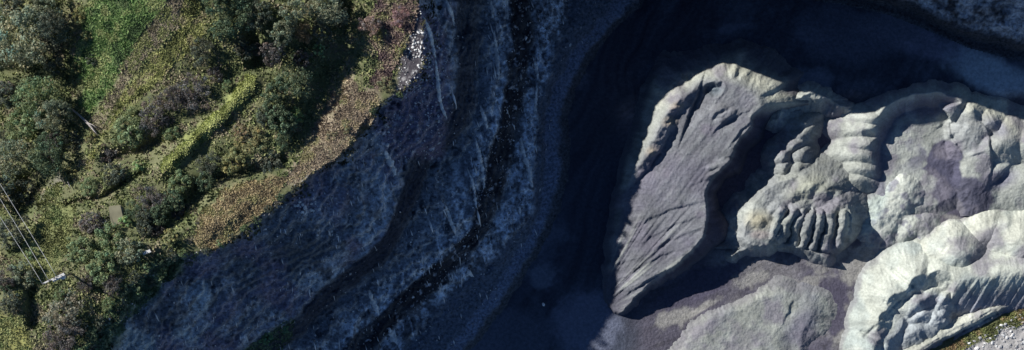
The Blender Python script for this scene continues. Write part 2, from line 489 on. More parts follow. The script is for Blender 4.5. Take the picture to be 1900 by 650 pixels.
fs = aniso(GU + _w2, GV, 106, 46, 4.5, 2, 179)
rock = mixc(rock, (0.92, 0.93, 0.92), (b1 + b2) * sst(fs + mid * .25, .42, .62) * .9)
rock = mixc(rock, (0.13, 0.15, 0.18), band(E4, TRK, 10, 8) * .9)
rock = mixc(rock, (0.21, 0.24, 0.30), band(TRK, E5, 6, 6) * .9)
rock = mixc(rock, (0.06, 0.065, 0.075), sst(wu, E5(GV) - 6, E5(GV) + 8) * .7)
rock = mixc(rock, (0.17, 0.15, 0.11), np.exp(-np.clip((wu - rimu(GU, GV)) / 22.0, 0, 9)) * sst(GV, 150, 220) * np.clip(.7 + mid * 1.3, 0, 1))
# rocky rim with pale stones
rock = mixc(rock, (0.20, 0.17, 0.22), rr * .8)
rock = mixc(rock, (0.62, 0.62, 0.62), rr * sst(spk, 0.30, 0.6) * np.clip(0.5 + mid, 0, 1))
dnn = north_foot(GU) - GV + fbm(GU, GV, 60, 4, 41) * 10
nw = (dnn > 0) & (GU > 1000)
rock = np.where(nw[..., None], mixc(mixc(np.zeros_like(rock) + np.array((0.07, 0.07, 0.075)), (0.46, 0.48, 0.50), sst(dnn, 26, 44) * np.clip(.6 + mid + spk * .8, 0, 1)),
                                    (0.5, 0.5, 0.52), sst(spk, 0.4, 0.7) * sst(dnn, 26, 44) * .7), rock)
# quarry floor: dark damp fines in the west, pale and purple-grey sand in the east
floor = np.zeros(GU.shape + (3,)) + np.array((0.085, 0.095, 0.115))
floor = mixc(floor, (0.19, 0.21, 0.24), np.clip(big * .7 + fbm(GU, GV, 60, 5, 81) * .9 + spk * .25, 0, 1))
floor = floor * (1 + .35 * aniso(GU + fbm(GU, GV, 120, 2, 181) * 40, GV, 65, 160, 10, 3, 182))[..., None]
def fblob(cu, cv, ru, rv, rot, col, am, seed, wob=.5, w=.35, rag=.2):
    global floor
    e = 1 - ell(GU, GV, cu, cv, ru, rv, rot) + fbm(GU, GV, max(ru, rv) * .7, 5, seed) * wob
    floor = mixc(floor, col, sst(e + fbm(GU, GV, 16, 4, seed + 1) * rag, -w, w) * am)
fblob(1005, 512, 26, 22, 0, (0.27, 0.30, 0.33), .7, 82, .7)
fblob(1090, 600, 60, 55, 0, (0.27, 0.29, 0.34), .8, 83, .25, .25)
fblob(960, 640, 90, 50, 30, (0.18, 0.20, 0.23), .7, 84, .7)
fblob(1510, 66, 28, 16, 0, (0.26, 0.28, 0.32), .8, 85, .3)
fblob(1470, 155, 60, 30, 0, (0.26, 0.29, 0.33), .7, 86, .7)
fblob(1365, 52, 34, 9, 10, (0.24, 0.26, 0.30), .6, 87, .8)
fblob(1070, 140, 16, 24, 0, (0.2, 0.22, 0.25), .6, 88, .8)
fblob(1840, 135, 95, 32, -22, (0.62, 0.72, 0.70), .95, 89, .3)
fblob(1700, 75, 120, 34, -15, (0.30, 0.31, 0.37), .8, 90, .6)
fblob(1600, 60, 120, 50, 0, (0.16, 0.175, 0.21), .8, 91, .5)
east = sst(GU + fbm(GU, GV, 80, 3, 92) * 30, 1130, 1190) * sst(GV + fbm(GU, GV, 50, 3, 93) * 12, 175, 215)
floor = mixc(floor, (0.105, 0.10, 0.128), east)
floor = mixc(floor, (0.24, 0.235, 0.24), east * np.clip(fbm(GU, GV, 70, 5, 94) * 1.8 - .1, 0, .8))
floor = floor * (1 + east * (.35 * aniso(GU, GV + fbm(GU, GV, 150, 2, 183) * 30, 24, 150, 9, 4, 184) + .25 * fbm(GU, GV, 12, 4, 185)))[..., None]
for a in ((1255, 590, 34, 14, 25), (1290, 578, 44, 5, 28), (1390, 520, 26, 14, 20), (1540, 520, 90, 9, 5), (1600, 490, 60, 22, 35), (1560, 610, 13, 60, -15), (1585, 590, 9, 42, -25),
          (1620, 430, 70, 60, 0), (1820, 395, 60, 30, 0), (1870, 370, 40, 40, 0), (1520, 415, 40, 50, 0), (1650, 460, 55, 26, 30)):
    fblob(*a[:5], (0.31, 0.305, 0.285), .8, 100 + int(a[0]) % 50, .9, .4, .7)
for a in ((1785, 365, 62, 40, -20), (1880, 400, 34, 34, 0), (1530, 270, 24, 60, 0), (1660, 475, 20, 22, 0), (1545, 560, 34, 60, 0), (1345, 600, 70, 12, 28), (1420, 560, 60, 12, 25), (1385, 325, 62, 95, -10), (1440, 240, 40, 40, 0), (1300, 530, 80, 22, 28)):
    fblob(*a[:5], (0.085, 0.08, 0.115), .95, 150 + int(a[0]) % 50, .5, .2, .4)  # damp patches; the ones beside heap A paint in its cast shadow
# verge
verge = np.zeros(GU.shape + (3,)) + np.array((0.13, 0.14, 0.07))
dv = GV - verge_line(GU)
verge = mixc(verge, (0.20, 0.18, 0.11), np.clip(fbm(GU, GV, 22, 4, 120) * 1.8, 0, 1))
verge = mixc(verge, (0.42, 0.41, 0.40), sst(dv + fbm(GU, GV, 18, 3, 121) * 14, 22, 42))
verge = mixc(verge, (0.22, 0.23, 0.25), sst(dv + fbm(GU, GV, 26, 3, 122) * 12, 85, 110))

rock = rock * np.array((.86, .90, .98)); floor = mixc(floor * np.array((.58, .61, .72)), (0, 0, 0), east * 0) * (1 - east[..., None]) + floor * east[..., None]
fz = lambda a: (a[:-1, :-1] + a[1:, :-1] + a[:-1, 1:] + a[1:, 1:]) / 4
fu, fv, fwu = fz(GU), fz(GV), fz(wu)
isv = fv - verge_line(fu) > 0
frim = rimu(fu, fv)
ish = (fwu < frim) & ~isv
isn = (north_foot(fu) - fv > -4) & (fu > 1060)
isn |= (fv < -22) & (fu > 770) & (fwu >= frim)
isw = ((fwu >= frim) & (fwu < E5(fv) + 16)) & ~isn & ~isv
isf = ~(ish | isw | isn | isv)
tag(grid_mesh('hillside', GU, GV, GZ, ish, M_SOIL, soil), 'overgrown hillside above the quarry rim', kind='structure')
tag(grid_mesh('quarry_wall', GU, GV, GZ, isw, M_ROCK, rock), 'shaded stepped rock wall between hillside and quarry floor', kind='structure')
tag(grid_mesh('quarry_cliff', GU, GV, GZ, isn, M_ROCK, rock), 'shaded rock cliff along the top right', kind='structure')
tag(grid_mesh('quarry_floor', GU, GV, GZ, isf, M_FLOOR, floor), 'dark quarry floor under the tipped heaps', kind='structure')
tag(grid_mesh('verge', GU, GV, GZ, isv, M_VERGE, verge), 'grassy rubble verge in the bottom right corner', kind='structure')

def gz1(u, v):
    return float(ground_z(np.array([[u]]), np.array([[v]]))[0, 0])

# ------------------------------------------------------------------ tipped sand heaps (each a solid of its own)
def window(u0, u1, v0, v1, step=1.7):
    return np.meshgrid(np.arange(u0, u1 + step, step), np.arange(v0, v1 + step, step))

DRY, CREAM, MIDS, DAMP, WARM = (0.42, 0.42, 0.37), (0.56, 0.54, 0.43), (0.30, 0.30, 0.30), (0.17, 0.16, 0.20), (0.50, 0.40, 0.28)

def blur(a, n):
    for _ in range(n):
        p = np.pad(a, 1, mode='edge')
        a = (p[:-2, 1:-1] + p[2:, 1:-1] + p[1:-1, :-2] + p[1:-1, 2:] + 2 * a) / 6
    return a

def rills(z, step, seed, length=16):
    """noise smeared down the fall line: runnels left by sliding sand"""
    b = blur(z, 6)
    gy, gx = np.gradient(b, step)
    mag = np.hypot(gx, gy) + 1e-6
    dx, dy = gx / mag, gy / mag
    nv, nu = z.shape
    n0 = blur(np.random.default_rng(seed).normal(0, 1, z.shape), 1)
    jj, ii = np.meshgrid(np.arange(nu, dtype=float), np.arange(nv, dtype=float))
    acc = n0.copy()
    for sg in (-1, 1):
        x, y = jj.copy(), ii.copy()
        for k in range(length):
            xi = np.clip(x.round().astype(int), 0, nu - 1); yi = np.clip(y.round().astype(int), 0, nv - 1)
            x += sg * dx[yi, xi]; y += sg * dy[yi, xi]
            xi = np.clip(x.round().astype(int), 0, nu - 1); yi = np.clip(y.round().astype(int), 0, nv - 1)
            acc += n0[yi, xi] * (1 - k / length)
    return acc / acc.std(), mag

def heap(name, u, v, z, tint, label, fh=.9, gain=1.0):
    tint = tint * np.array((.94, 1.0, 1.05))
    rl, mg = rills(z, u[0, 1] - u[0, 0], len(bpy.data.objects), 34 if fh > 2 else 16)
    rm = sst(mg, .012, .05)
    ra = .045 if gain < .88 else .028
    z = z + np.clip(rl, -2, 2) * ra * rm
    tint = tint * (1 + np.clip(rl, -2, 2) * (.04 + ra * rm))[..., None]
    tint = tint * gain
    g = ground_z(u, v)
    z = z + fbm(u, v, 34, 4, 191) * .16 + fbm(u, v, 6, 2, 192) * .035
    tint = tint * (1 + .30 * fbm(u, v, 70, 5, 193) + .22 * fbm(u, v, 14, 4, 194))[..., None]
    tint = mixc(tint, (.20, .19, .23), np.clip(fbm(u, v, 44, 5, 195) * 2.2 - .35, 0, .75))
    zf = np.maximum(np.maximum(z[:-1, :-1], z[1:, 1:]) - np.maximum(g[:-1, :-1], g[1:, 1:]), np.maximum(z[1:, :-1], z[:-1, 1:]) - np.maximum(g[1:, :-1], g[:-1, 1:]))
    keep = zf > -0.35
    z = np.maximum(z, g - 1.0)
    # feet fade to floor colour; a high fh paints shade onto the skirt
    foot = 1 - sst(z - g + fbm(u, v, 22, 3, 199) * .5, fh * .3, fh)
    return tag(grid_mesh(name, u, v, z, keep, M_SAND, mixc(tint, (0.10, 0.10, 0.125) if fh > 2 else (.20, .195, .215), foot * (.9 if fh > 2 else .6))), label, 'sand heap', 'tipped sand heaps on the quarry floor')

def hcone(u, v, cu, cv, h, s=.07, r0=8.0, ru=1.0, rot=0.0):
    """a tipped load: cone of repose with a rounded top"""
    a = math.radians(rot)
    x = ((u - cu) * math.cos(a) - (v - cv) * math.sin(a)) / ru
    y = (u - cu) * math.sin(a) + (v - cv) * math.cos(a)
    return h - s * (np.sqrt(x * x + y * y + r0 * r0) - r0)

def groove(z, u, v, pts, h, wid):
    d, _, _ = seg_dist(u, v, pts)
    return z - h * np.exp(-(d / wid) ** 2)

def scarp(z, u, v, pts, h, w=2.6, back=26, right=True):
    """a step: ground falls away on one side of the line and recovers over 'back' px"""
    vals = np.linspace(0, 1, len(pts))
    d, tt, sd_ = seg_dist(u, v, pts, vals)
    q = d * (-sd_ if right else sd_)
    return z - h * sst(q, -w, w) * np.exp(-np.maximum(q, 0) / back) * np.sin(np.pi * np.clip(tt, .03, .97)) ** .5

def blank(u, c):
    return np.zeros(u.shape + (3,)) + np.array(c)

# A: the long flat-topped heap at the edge of the shade
u, v = window(1060, 1500, 40, 660)
topA = smooth_poly([(1250, 192), (1284, 158), (1335, 146), (1388, 162), (1420, 200), (1398, 214), (1386, 240), (1366, 264), (1356, 300), (1318, 332), (1302, 356),
                    (1312, 392), (1305, 440), (1270, 478), (1235, 504), (1195, 530), (1150, 585), (1122, 560), (1130, 480), (1146, 420), (1158, 360), (1184, 310), (1212, 255)], 2)
wob = fbm(u, v, 40, 4, 201) * 7 + fbm(u, v, 12, 2, 200) * 2
sd = poly_sdf(u + wob * .6, v + wob, topA)
ztop = 6.9 + 0.013 * (u - 1300) - 0.0055 * (v - 300) + fbm(u, v, 120, 3, 202) * .35
ztop = ztop - 2.4 * sst(1205 - u, 0, 90) + 0.6 * sst(v, 380, 440) * sst(u, 1200, 1280)
side = np.maximum(-sd, 0)
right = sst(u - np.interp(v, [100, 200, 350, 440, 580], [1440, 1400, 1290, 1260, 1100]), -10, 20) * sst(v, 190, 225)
slope = .068 + .22 * right * (1 - .7 * sst(v, 370, 420) * (1 - sst(v, 440, 490))) + .03 * sst(1240 - u, 0, 60) * (1 - right)
z = ztop - side * slope * (1 + 0.10 * fbm(u, v, 30, 3, 203))
z = smin(z, ztop, .25)
st1 = aniso(u + wob, v, 52, 150, 8, 4, 204); fa = np.degrees(np.arctan2(600 - v, u - 1080)); st2 = vnoise(fa * .55 + wob * .05, np.hypot(u - 1080, v - 600) / 110, 205) * 1.2 + vnoise(fa * 1.3, np.hypot(u - 1080, v - 600) / 70, 206) * .8 - 1.0
wst = sst(v + (u - 1200) * .3, 370, 450)
ins = sst(sd, -14, 10)
z = z + ins * ((1 - wst) * st1 * .12 + wst * st2 * .26 * sst(sd, 0, 40) + wst * st2 * .10)
# lobes of sand slumped down the left flank: half-cones at the brow
for (cu, cv, h) in ((1268, 172, .6), (1254, 190, .8), (1240, 212, .9), (1228, 236, .9), (1214, 258, .8), (1200, 284, .8), (1188, 306, .6), (1172, 332, .5), (1156, 372, .5), (1146, 410, .4), (1136, 450, .4), (1130, 492, .4)):
    e = np.maximum(hcone(u + wob * 1.2, v + wob * 1.4, cu - 2, cv, 1, .085, 4, 2.3, 22), 0)
    z = z + 1.5 * h * e
Us, Vs = u + fbm(u, v, 14, 3, 212) * 3, v + fbm(u, v, 14, 3, 213) * 3
for pts, h, bk, rt in (([(1303, 146), (1292, 180), (1279, 215), (1264, 256)], 1.3, 14, True), ([(1313, 148), (1303, 178), (1292, 208)], .6, 10, True), ([(1244, 232), (1230, 272), (1206, 310), (1172, 346)], 1.0, 20, True),
                       ([(1254, 236), (1242, 268), (1222, 302)], .4, 14, True), ([(1320, 226), (1330, 210), (1348, 204)], .5, 16, True), ([(1330, 240), (1350, 222), (1372, 212)], .9, 16, True), ([(1312, 306), (1340, 298), (1376, 284)], .6, 12, True),
                       ([(1304, 334), (1340, 316), (1366, 306)], .7, 14, True), ([(1196, 448), (1250, 418), (1310, 398)], .3, 18, True), ([(1170, 492), (1240, 446), (1310, 422)], .3, 18, True), ([(1150, 556), (1205, 518), (1256, 494)], .7, 22, True),
                       ([(1140, 526), (1200, 488), (1266, 460)], .35, 14, True), ([(1180, 420), (1240, 392), (1306, 372)], .35, 16, True), ([(1356, 268), (1376, 244), (1396, 224)], .6, 14, True)):
    pts = pts if pts[-1][1] > pts[0][1] else pts[::-1]
    z = scarp(z, Us, Vs, pts, h, 2.6, bk, pts[-1][0] < pts[0][0] or True)
e = ell(u + fbm(u, v, 12, 3, 216) * 5, v + fbm(u, v, 12, 3, 217) * 5, 1324, 166, 19, 13, 10)
z = z - 1.3 * np.exp(-(e / .8) ** 3) + .2 * np.exp(-((e - 1.1) / .25) ** 2) + .5 * np.exp(-(ell(u, v, 1326, 166, 6, 4)) ** 2)
z = z + .8 * np.clip(1 - ell(u, v, 1334, 206, 18, 14, 20) ** 2, 0, 1) + .7 * np.clip(1 - ell(u, v, 1350, 214, 22, 9, 35) ** 2, 0, 1)
z = z + .8 * np.clip(1 - ell(u + wob, v, 1340, 304, 34, 9, 15) ** 2, 0, 1) + .8 * np.clip(1 - ell(u + wob, v, 1330, 322, 30, 8, 25) ** 2, 0, 1)
ang = np.arctan2(v - 215, u - 1335)
fan = sst(-sd, 2, 22) * sst(225 - v, 0, 40)
z = z + fan * (vnoise(ang * 8, side * .01, 209) - .5) * .8
z = z + fbm(u, v, 9, 3, 207) * .07 + (1 - ins) * fbm(u, v, 18, 3, 208) * .12
t = blank(u, (0.225, 0.22, 0.234))
t = mixc(t, (.31, .31, .31), np.clip(((1 - wst) * st1 + wst * st2) * 1.1 + .1, 0, .9))
t = mixc(t, (.20, .185, .22), np.clip(fbm(u, v, 70, 4, 215) * 1.8, 0, .8) * ins)
t = mixc(t, DRY, sst(-sd + wob, -12, 14) * .9 * (1 - right))
t = mixc(t, CREAM, sst(-sd, 4, 26) * sst(215 - v, 0, 40) * .85)
for cu, cv, r in ((1258, 198, 18), (1244, 226, 17), (1212, 280, 16)):
    t = mixc(t, WARM, np.clip(1.2 - ell(u, v, cu, cv, r, r * .7, 20), 0, 1) * .7)
t = mixc(t, (.20, .23, .25), np.clip(1.3 - ell(u, v, 1324, 165, 19, 14), 0, 1))
t = mixc(t, DRY, wst * sst(st2, .0, .5) * ins * .7)
t = mixc(t, (.085, .08, .115), right * sst(-sd, 1, 8) * .95)  # shade of the right face painted into the tint
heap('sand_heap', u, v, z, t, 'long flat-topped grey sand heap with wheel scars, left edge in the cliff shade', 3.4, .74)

# B: knobbly lobed heap in the middle
u, v = window(1320, 1620, 170, 520)
wob = fbm(u, v, 24, 4, 221) * 6
U, V = u + wob, v + wob * .7
z = np.full(u.shape, -4.0)
for (cu, cv, h, s, ru, rot) in ((1480, 208, 3.0, .13, 1.5, 20), (1490, 228, 3.9, .15, 1.7, 25), (1488, 248, 4.3, .15, 1.7, 30), (1474, 268, 4.2, .14, 1.8, 35), (1452, 290, 4.2, .13, 1.3, 50), (1486, 288, 4.2, .13, 1.3, 60),
                                (1454, 312, 4.0, .14, 1.4, 30), (1484, 316, 4.4, .13, 1.5, 40), (1512, 306, 2.4, .10, .8, 0), (1442, 338, 4.3, .14, .8, -40), (1462, 338, 4.6, .13, .7, -30), (1424, 364, 4.2, .15, 1.4, 20), (1400, 388, 3.4, .14, 1.3, 30),
                                (1368, 430, 3.0, .15, 1.5, 20), (1374, 448, 2.7, .15, 1.5, 20), (1362, 470, 2.2, .13, .8, 0)):
    z = np.maximum(z, hcone(U, V, cu, cv, h, s, 7, ru, rot))
body = smooth_poly([(1420, 352), (1455, 330), (1500, 324), (1532, 342), (1562, 360), (1582, 398), (1578, 442), (1548, 468), (1500, 462), (1440, 452), (1388, 456), (1376, 432), (1392, 395)], 2)
sd = poly_sdf(U, V, body)
zb = 4.8 + fbm(u, v, 60, 3, 222) * .7 - np.maximum(-sd, 0) * .16
zb = zb - 2.8 * sst(v, 400, 462) * sst(u, 1425, 1455)
z = smax(z, np.where(sd > -70, zb, -4), .2)
for (cu, cv, h, s, ru, rot) in ((1500, 345, 5.9, .09, 1.6, 10), (1530, 352, 5.7, .10, 1.4, 20), (1470, 362, 5.6, .10, 1.4, 25), (1440, 386, 5.6, .10, 1.3, 25), (1408, 410, 5.4, .10, 1.2, 0), (1543, 394, 5.6, .11, 1.1, 0), (1480, 384, 5.5, .11, 1.4, 10), (1560, 376, 5.2, .12, 1.4, -30)):
    z = np.maximum(z, hcone(U, V, cu, cv, h, s, 9, ru, rot))
for i, (a, b) in enumerate((((1452, 392), (1436, 438)), ((1472, 394), (1450, 446)), ((1490, 396), (1470, 454)), ((1507, 398), (1490, 458)), ((1525, 400), (1510, 464)), ((1545, 402), (1533, 466)), ((1566, 400), (1562, 458)))):
    d, _, _ = seg_dist(u + wob * 1.1, v + wob, [a, b])
    z = z + (1.5 + .3 * math.sin(i * 2.3)) * np.sqrt(np.clip(1 - (d / 9.5) ** 2, 0, 1))
d, _, _ = seg_dist(u, v + wob * .8, [(1358, 474), (1392, 458), (1440, 452), (1482, 460), (1534, 480)])
z = np.maximum(z, 3.0 - np.where(v > 462, d * .16, d * .07))
z = z + fbm(u, v, 14, 3, 223) * .22 + fbm(u, v, 5, 2, 224) * .07
t = blank(u, (0.31, 0.31, 0.30))
t = mixc(t, DRY, np.clip(fbm(u, v, 40, 4, 225) * 1.5 + .3, 0, 1))
t = mixc(t, (.46, .45, .35), np.clip(1.2 - ell(u, v, 1500, 350, 46, 26, 20), 0, .8))
t = mixc(t, (.48, .43, .31), np.clip(1.25 - ell(u, v, 1408, 410, 26, 22, 0), 0, .9))
t = mixc(t, (.34, .27, .25), np.clip(1.2 - ell(u, v, 1410, 436, 20, 9, 0), 0, .6))
heap('sand_heap', u, v, z, t, 'knobbly lobed heap with ribs and an orange patch, right of the flat-topped heap', .9, .78)

# short ridge between A and C in the upper middle
u, v = window(1415, 1610, 120, 280)
wob = fbm(u, v, 22, 4, 231) * 6
d, h, _ = seg_dist(u + wob, v + wob, [(1440, 218), (1452, 188), (1478, 184), (1503, 174), (1530, 180), (1552, 192), (1572, 200)], [4.0, 4.8, 5.4, 6.2, 5.6, 4.6, 4.0])
z = h - np.where(v > 185, d * .12, d * .085) + fbm(u, v, 14, 4, 232) * .6
z = np.maximum(z, hcone(u, v, 1450, 172, 5.2, .14, 4))
t = blank(u, DRY)
t = mixc(t, (.25, .24, .27), np.clip(fbm(u, v, 30, 4, 233) * 2, 0, .9) * sst(u, 1510, 1545))
t = mixc(t, MIDS, sst(fbm(u, v, 5, 3, 234), .0, .4) * (1 - sst(u, 1450, 1480)))
heap('sand_heap', u, v, z, t, 'short ragged sand ridge at the shade edge between the two largest heaps', .9, .85)

# C: horseshoe heap: tipped half-cones round an excavated flat middle
u, v = window(1520, 2010, 90, 400)
wob = fbm(u, v, 40, 4, 241) * 8
U, V = u + wob * .7, v + wob * .7
z = np.full(u.shape, -4.0)
tips = ((1602, 336, 3.4), (1603, 312, 4.2), (1612, 287, 4.5), (1612, 268, 4.9), (1622, 240, 5.1), (1630, 220, 5.5), (1646, 206, 5.9), (1670, 194, 6.2), (1700, 187, 6.5), (1735, 186, 6.6), (1772, 190, 6.5), (1806, 208, 6.3), (1836, 228, 6.0), (1868, 246, 5.7), (1905, 262, 5.6), (1950, 275, 5.6))
for i, (cu, cv, h) in enumerate(tips):
    z = np.maximum(z, hcone(U, V, cu - (8, 2, 10, 4, 9, 6)[i] if i < 6 else cu, cv, h, .13 if i < 6 else (.10 if i < 9 else .075), 7, (2.0, 1.7, 2.2, 1.8, 2.3, 1.9)[i] if i < 6 else (1.3 if i < 9 else 1.0), -4 if i < 6 else (40 if i < 9 else 4)))
bowl = smooth_poly([(1632, 352), (1632, 300), (1640, 262), (1658, 228), (1686, 206), (1726, 198), (1752, 202), (1768, 230), (1772, 262), (1790, 285), (1790, 345), (1740, 385), (1660, 385)], 2)
sb = poly_sdf(U, V, bowl)
cut = 1.9 + .3 * np.clip(1 - ell(u, v, 1690, 240, 70, 60), 0, 1) + fbm(u, v, 60, 3, 242) * .15 + np.maximum(-sb, 0) * .125
z = np.where(sb > 0, cut, np.minimum(z, cut + 30 * sst(u, 1735, 1800) * sst(v, 190, 215) + 30 * sst(u, 1800, 1830)))
z = np.maximum(z, 1.9 - .05 * np.maximum(-sb, 0))
# terraces and loads inside the right arm
for (cu, cv, h, s, r0, ru, rot) in ((1800, 236, 5.6, .060, 30, 1.3, 45), (1822, 290, 4.8, .055, 34, 1.0, 60), (1815, 330, 4.0, .055, 26, 1.4, 20), (1858, 266, 6.4, .10, 12, 1.6, 28), (1846, 318, 4.4, .085, 10, 1.6, 25), (1905, 335, 4.0, .06, 22, 1.5, 10)):
    z = smax(z, hcone(U, V, cu, cv, h, s, r0, ru, rot) - 5 * (1 - sst(U + wob * 3, 1690, 1810)), .3)
Us, Vs = u + fbm(u, v, 20, 3, 247) * 4, v + fbm(u, v, 20, 3, 248) * 4
for pts, h, bk in (([(1775, 205), (1762, 225), (1764, 250), (1780, 275)], .7, 22), ([(1815, 215), (1835, 245), (1842, 290), (1836, 330)], .9, 26), ([(1758, 222), (1736, 242)], .35, 10), ([(1775, 244), (1750, 268)], .4, 10), ([(1832, 282), (1790, 294)], .4, 12), ([(1868, 312), (1840, 340)], .8, 18)):
    z = scarp(z, Us, Vs, pts, h, 2.4, bk)
z = z - .8 * np.exp(-(ell(u + wob, v, 1616, 250, 16, 7, -20) / .9) ** 2)
z = z + sst(u, 1780, 1830) * sst(240 - v, 0, 20) * (aniso(u, v, -60, 50, 9, 3, 243) * .30) + fbm(u, v, 9, 3, 244) * .07
t = blank(u, DRY)
t = mixc(t, CREAM, sst(sb * -1, 20, 40) * sst(u, 1720, 1800) * sst(270 - v, 0, 30) * .85)
t = mixc(t, (.21, .20, .24), np.clip(1.5 - ell(u, v, 1728, 198, 62, 18, 6) * 1.1, 0, .85))
t = mixc(t, (.22, .21, .25), np.clip(1.4 - ell(u, v, 1850, 238, 30, 18, -30) * 1.1, 0, .85))
t = mixc(t, MIDS, np.clip(1.4 - ell(u, v, 1800, 250, 50, 40, 0), 0, .7))
t = mixc(t, (.10, .095, .135), nsoft(1 - ell(u, v, 1788, 366, 58, 36, -15), u, v, 26, .35, .12, 249) * .95)
t = mixc(t, (.10, .095, .135), nsoft(poly_sdf(u, v, [(1735, 268), (1760, 260), (1786, 285), (1786, 318), (1778, 350), (1735, 330), (1715, 312), (1715, 290)]), u, v, 16, 8, 3, 245))
t = mixc(t, (.19, .18, .22), np.clip(fbm(u, v, 26, 4, 246) * 2, 0, .8) * np.clip(1.6 - ell(u, v, 1700, 275, 50, 40), 0, 1))
t = mixc(t, (.16, .15, .20), np.clip(1.5 - ell(u, v, 1850, 335, 34, 16, 20), 0, .8))
t = mixc(t, (.17, .16, .20), sst(sb, -24, -4) * (1 - sst(sb, 2, 14)) * (u < 1680) * .8)  # crest shadow on the inner left wall, painted as a dark strip
heap('sand_heap', u, v, z, t, 'horseshoe-shaped pale heap with pillow lobes round a flat middle', .9, .90)

# small lump beside the horseshoe
u, v = window(1555, 1650, 300, 375)
wob = fbm(u, v, 18, 3, 250) * 3
z = np.maximum(hcone(u + wob, v + wob, 1604, 334, 2.8, .12, 6, 1.7, 18), hcone(u + wob, v + wob, 1586, 344, 2.0, .13, 5, 1.4, 30)) - .5 * np.exp(-(ell(u, v, 1608, 333, 10, 3, 20)) ** 2) + fbm(u, v, 12, 3, 251) * .12
heap('sand_heap', u, v, z, blank(u, DRY), 'small rounded sand lump below the left arm of the horseshoe heap')

# G: mottled mound
u, v = window(1550, 1790, 285, 520)
wob = fbm(u, v, 30, 4, 261) * 6
U, V = u + wob, v + wob
z = hcone(U, V, 1680, 362, 3.3, .075, 26)
z = smax(z, hcone(U, V, 1642, 406, 2.6, .055, 26), .5)
z = smax(z, hcone(U, V, 1702, 424, 2.4, .055, 26), .4)
z = z + fbm(u, v, 18, 4, 262) * .38 - .8 * np.exp(-(ell(u, v, 1702, 392, 14, 9)) ** 2) - 1.2 * np.exp(-(ell(u, v, 1690, 455, 24, 10, 45)) ** 2)
t = blank(u, (.45, .45, .39))
t = mixc(t, (.19, .18, .22), sst(fbm(u, v, 15, 4, 263), .08, .45) * .75)
t = mixc(t, (.16, .15, .20), np.clip(1.3 - ell(u, v, 1702, 388, 16, 12), 0, .8))
t = mixc(t, (.30, .36, .33), np.clip(1.2 - ell(u, v, 1620, 370, 26, 60, -15), 0, .5))
heap('sand_heap', u, v, z, t, 'mottled pale mound with dark blotches beside the dark damp ground', .9, 1.05)

# E: smooth bright mounds
for (cu, cv, h, s, r0, ru, rot, lab) in ((1778, 470, 6.0, .118, 24, 1.4, -14, 'smooth bright domed mound above the large lower right heap'),
                                         (1838, 438, 3.9, .08, 20, 1.5, 10, 'pale rounded mound between two brighter domes'),
                                         (1906, 462, 6.3, .10, 26, 1.4, -20, 'bright domed mound cut by the right edge of the picture')):
    u, v = window(cu - 140, min(cu + 140, 2010), cv - 110, cv + 110)
    wob = fbm(u, v, 60, 4, 271) * 12
    z = hcone(u + wob, v + wob, cu, cv, h, s, r0, ru, rot) + fbm(u, v, 9, 3, 272) * .05 + fbm(u, v, 50, 4, 274) * .4
    t = blank(u, (.50, .49, .41))
    t = mixc(t, (.40, .42, .38), np.clip(fbm(u, v, 50, 3, 273) * 1.5, 0, .8))
    heap('sand_heap', u, v, z, t, lab, .9, 1.02)

# D: large bright heap with a hollow
u, v = window(1530, 2010, 440, 740)
wob = fbm(u, v, 60, 4, 281) * 5
U, V = u + wob, v + wob
z = np.full(u.shape, -4.0)
for (cu, cv, h, s, r0) in ((1628, 700, 4.6, .085, 14), (1622, 645, 4.8, .085, 14), (1638, 598, 5.2, .080, 14), (1662, 550, 5.6, .078, 14), (1700, 520, 6.0, .078, 16), (1745, 516, 6.2, .08, 12), ):
    z = np.maximum(z, hcone(U, V, cu, cv, h, s, r0))
d_, h_, _ = seg_dist(U, V, [(1740, 520), (1785, 516), (1825, 512), (1865, 506), (1910, 498), (1990, 480)], [5.9, 6.2, 6.5, 6.7, 7.0, 7.0])
z = smax(z, h_ - .088 * (np.sqrt(d_ ** 2 + 100) - 10), .3)
U2, V2 = U + fbm(u, v, 22, 4, 286) * 9, V + fbm(u, v, 22, 4, 287) * 9
hol = poly_sdf(U2, V2, smooth_poly([(1640, 690), (1636, 640), (1650, 596), (1680, 560), (1720, 540), (1748, 536), (1764, 570), (1776, 605), (1700, 660), (1680, 700)], 2))
cut = 3.2 + fbm(u, v, 40, 3, 288) * .5 + np.maximum(-hol, 0) * .07
z = np.minimum(z, cut + 20 * sst(u, 1765, 1800))
for (cu, cv, h, s, ru, rot) in ((1708, 556, 4.6, .10, 2.4, 28), (1712, 584, 3.8, .11, 1.9, 22), (1742, 590, 4.0, .12, .9, -20), (1704, 616, 3.6, .09, 2.0, 16), (1752, 556, 4.8, .12, .7, -25)):
    z = smax(z, np.where(hol > -30, hcone(U2, V2, cu, cv, h, s, 6, ru, rot), -4), .08)
for (a, b) in (((1640, 560), (1680, 588)), ((1600, 616), (1640, 640)), ((1655, 500), (1692, 532)), ((1692, 530), (1648, 578)), ((1622, 608), (1606, 624))):
    z = groove(z, u + wob, v, [a, b], .4, 3.0)
dcr, _, sc = seg_dist(U, V, [(1740, 516), (1785, 514), (1825, 510), (1865, 504), (1910, 496), (1960, 484)])
rg = sst(u, 1740, 1790) * (sc > 0) * np.clip(dcr / 14, 0, 1)
z = z + rg * aniso(u, v, 58, 90, 9, 3, 282) * .55
z = z + fbm(u, v, 9, 3, 283) * .06 + fbm(u, v, 44, 3, 285) * .2
t = blank(u, (.47, .47, .40))
t = mixc(t, (.37, .40, .37), np.clip(fbm(u, v, 50, 3, 284) * 1.6, 0, .8))
t = mixc(t, (.31, .32, .33), sst(hol, -6, 18) * .8)  # hollow darkened in colour to deepen its shade
t = mixc(t, (.22, .21, .25), rg * sst(dcr, 14, 50) * .8)  # flank facing away from the sun, shade put into its tint
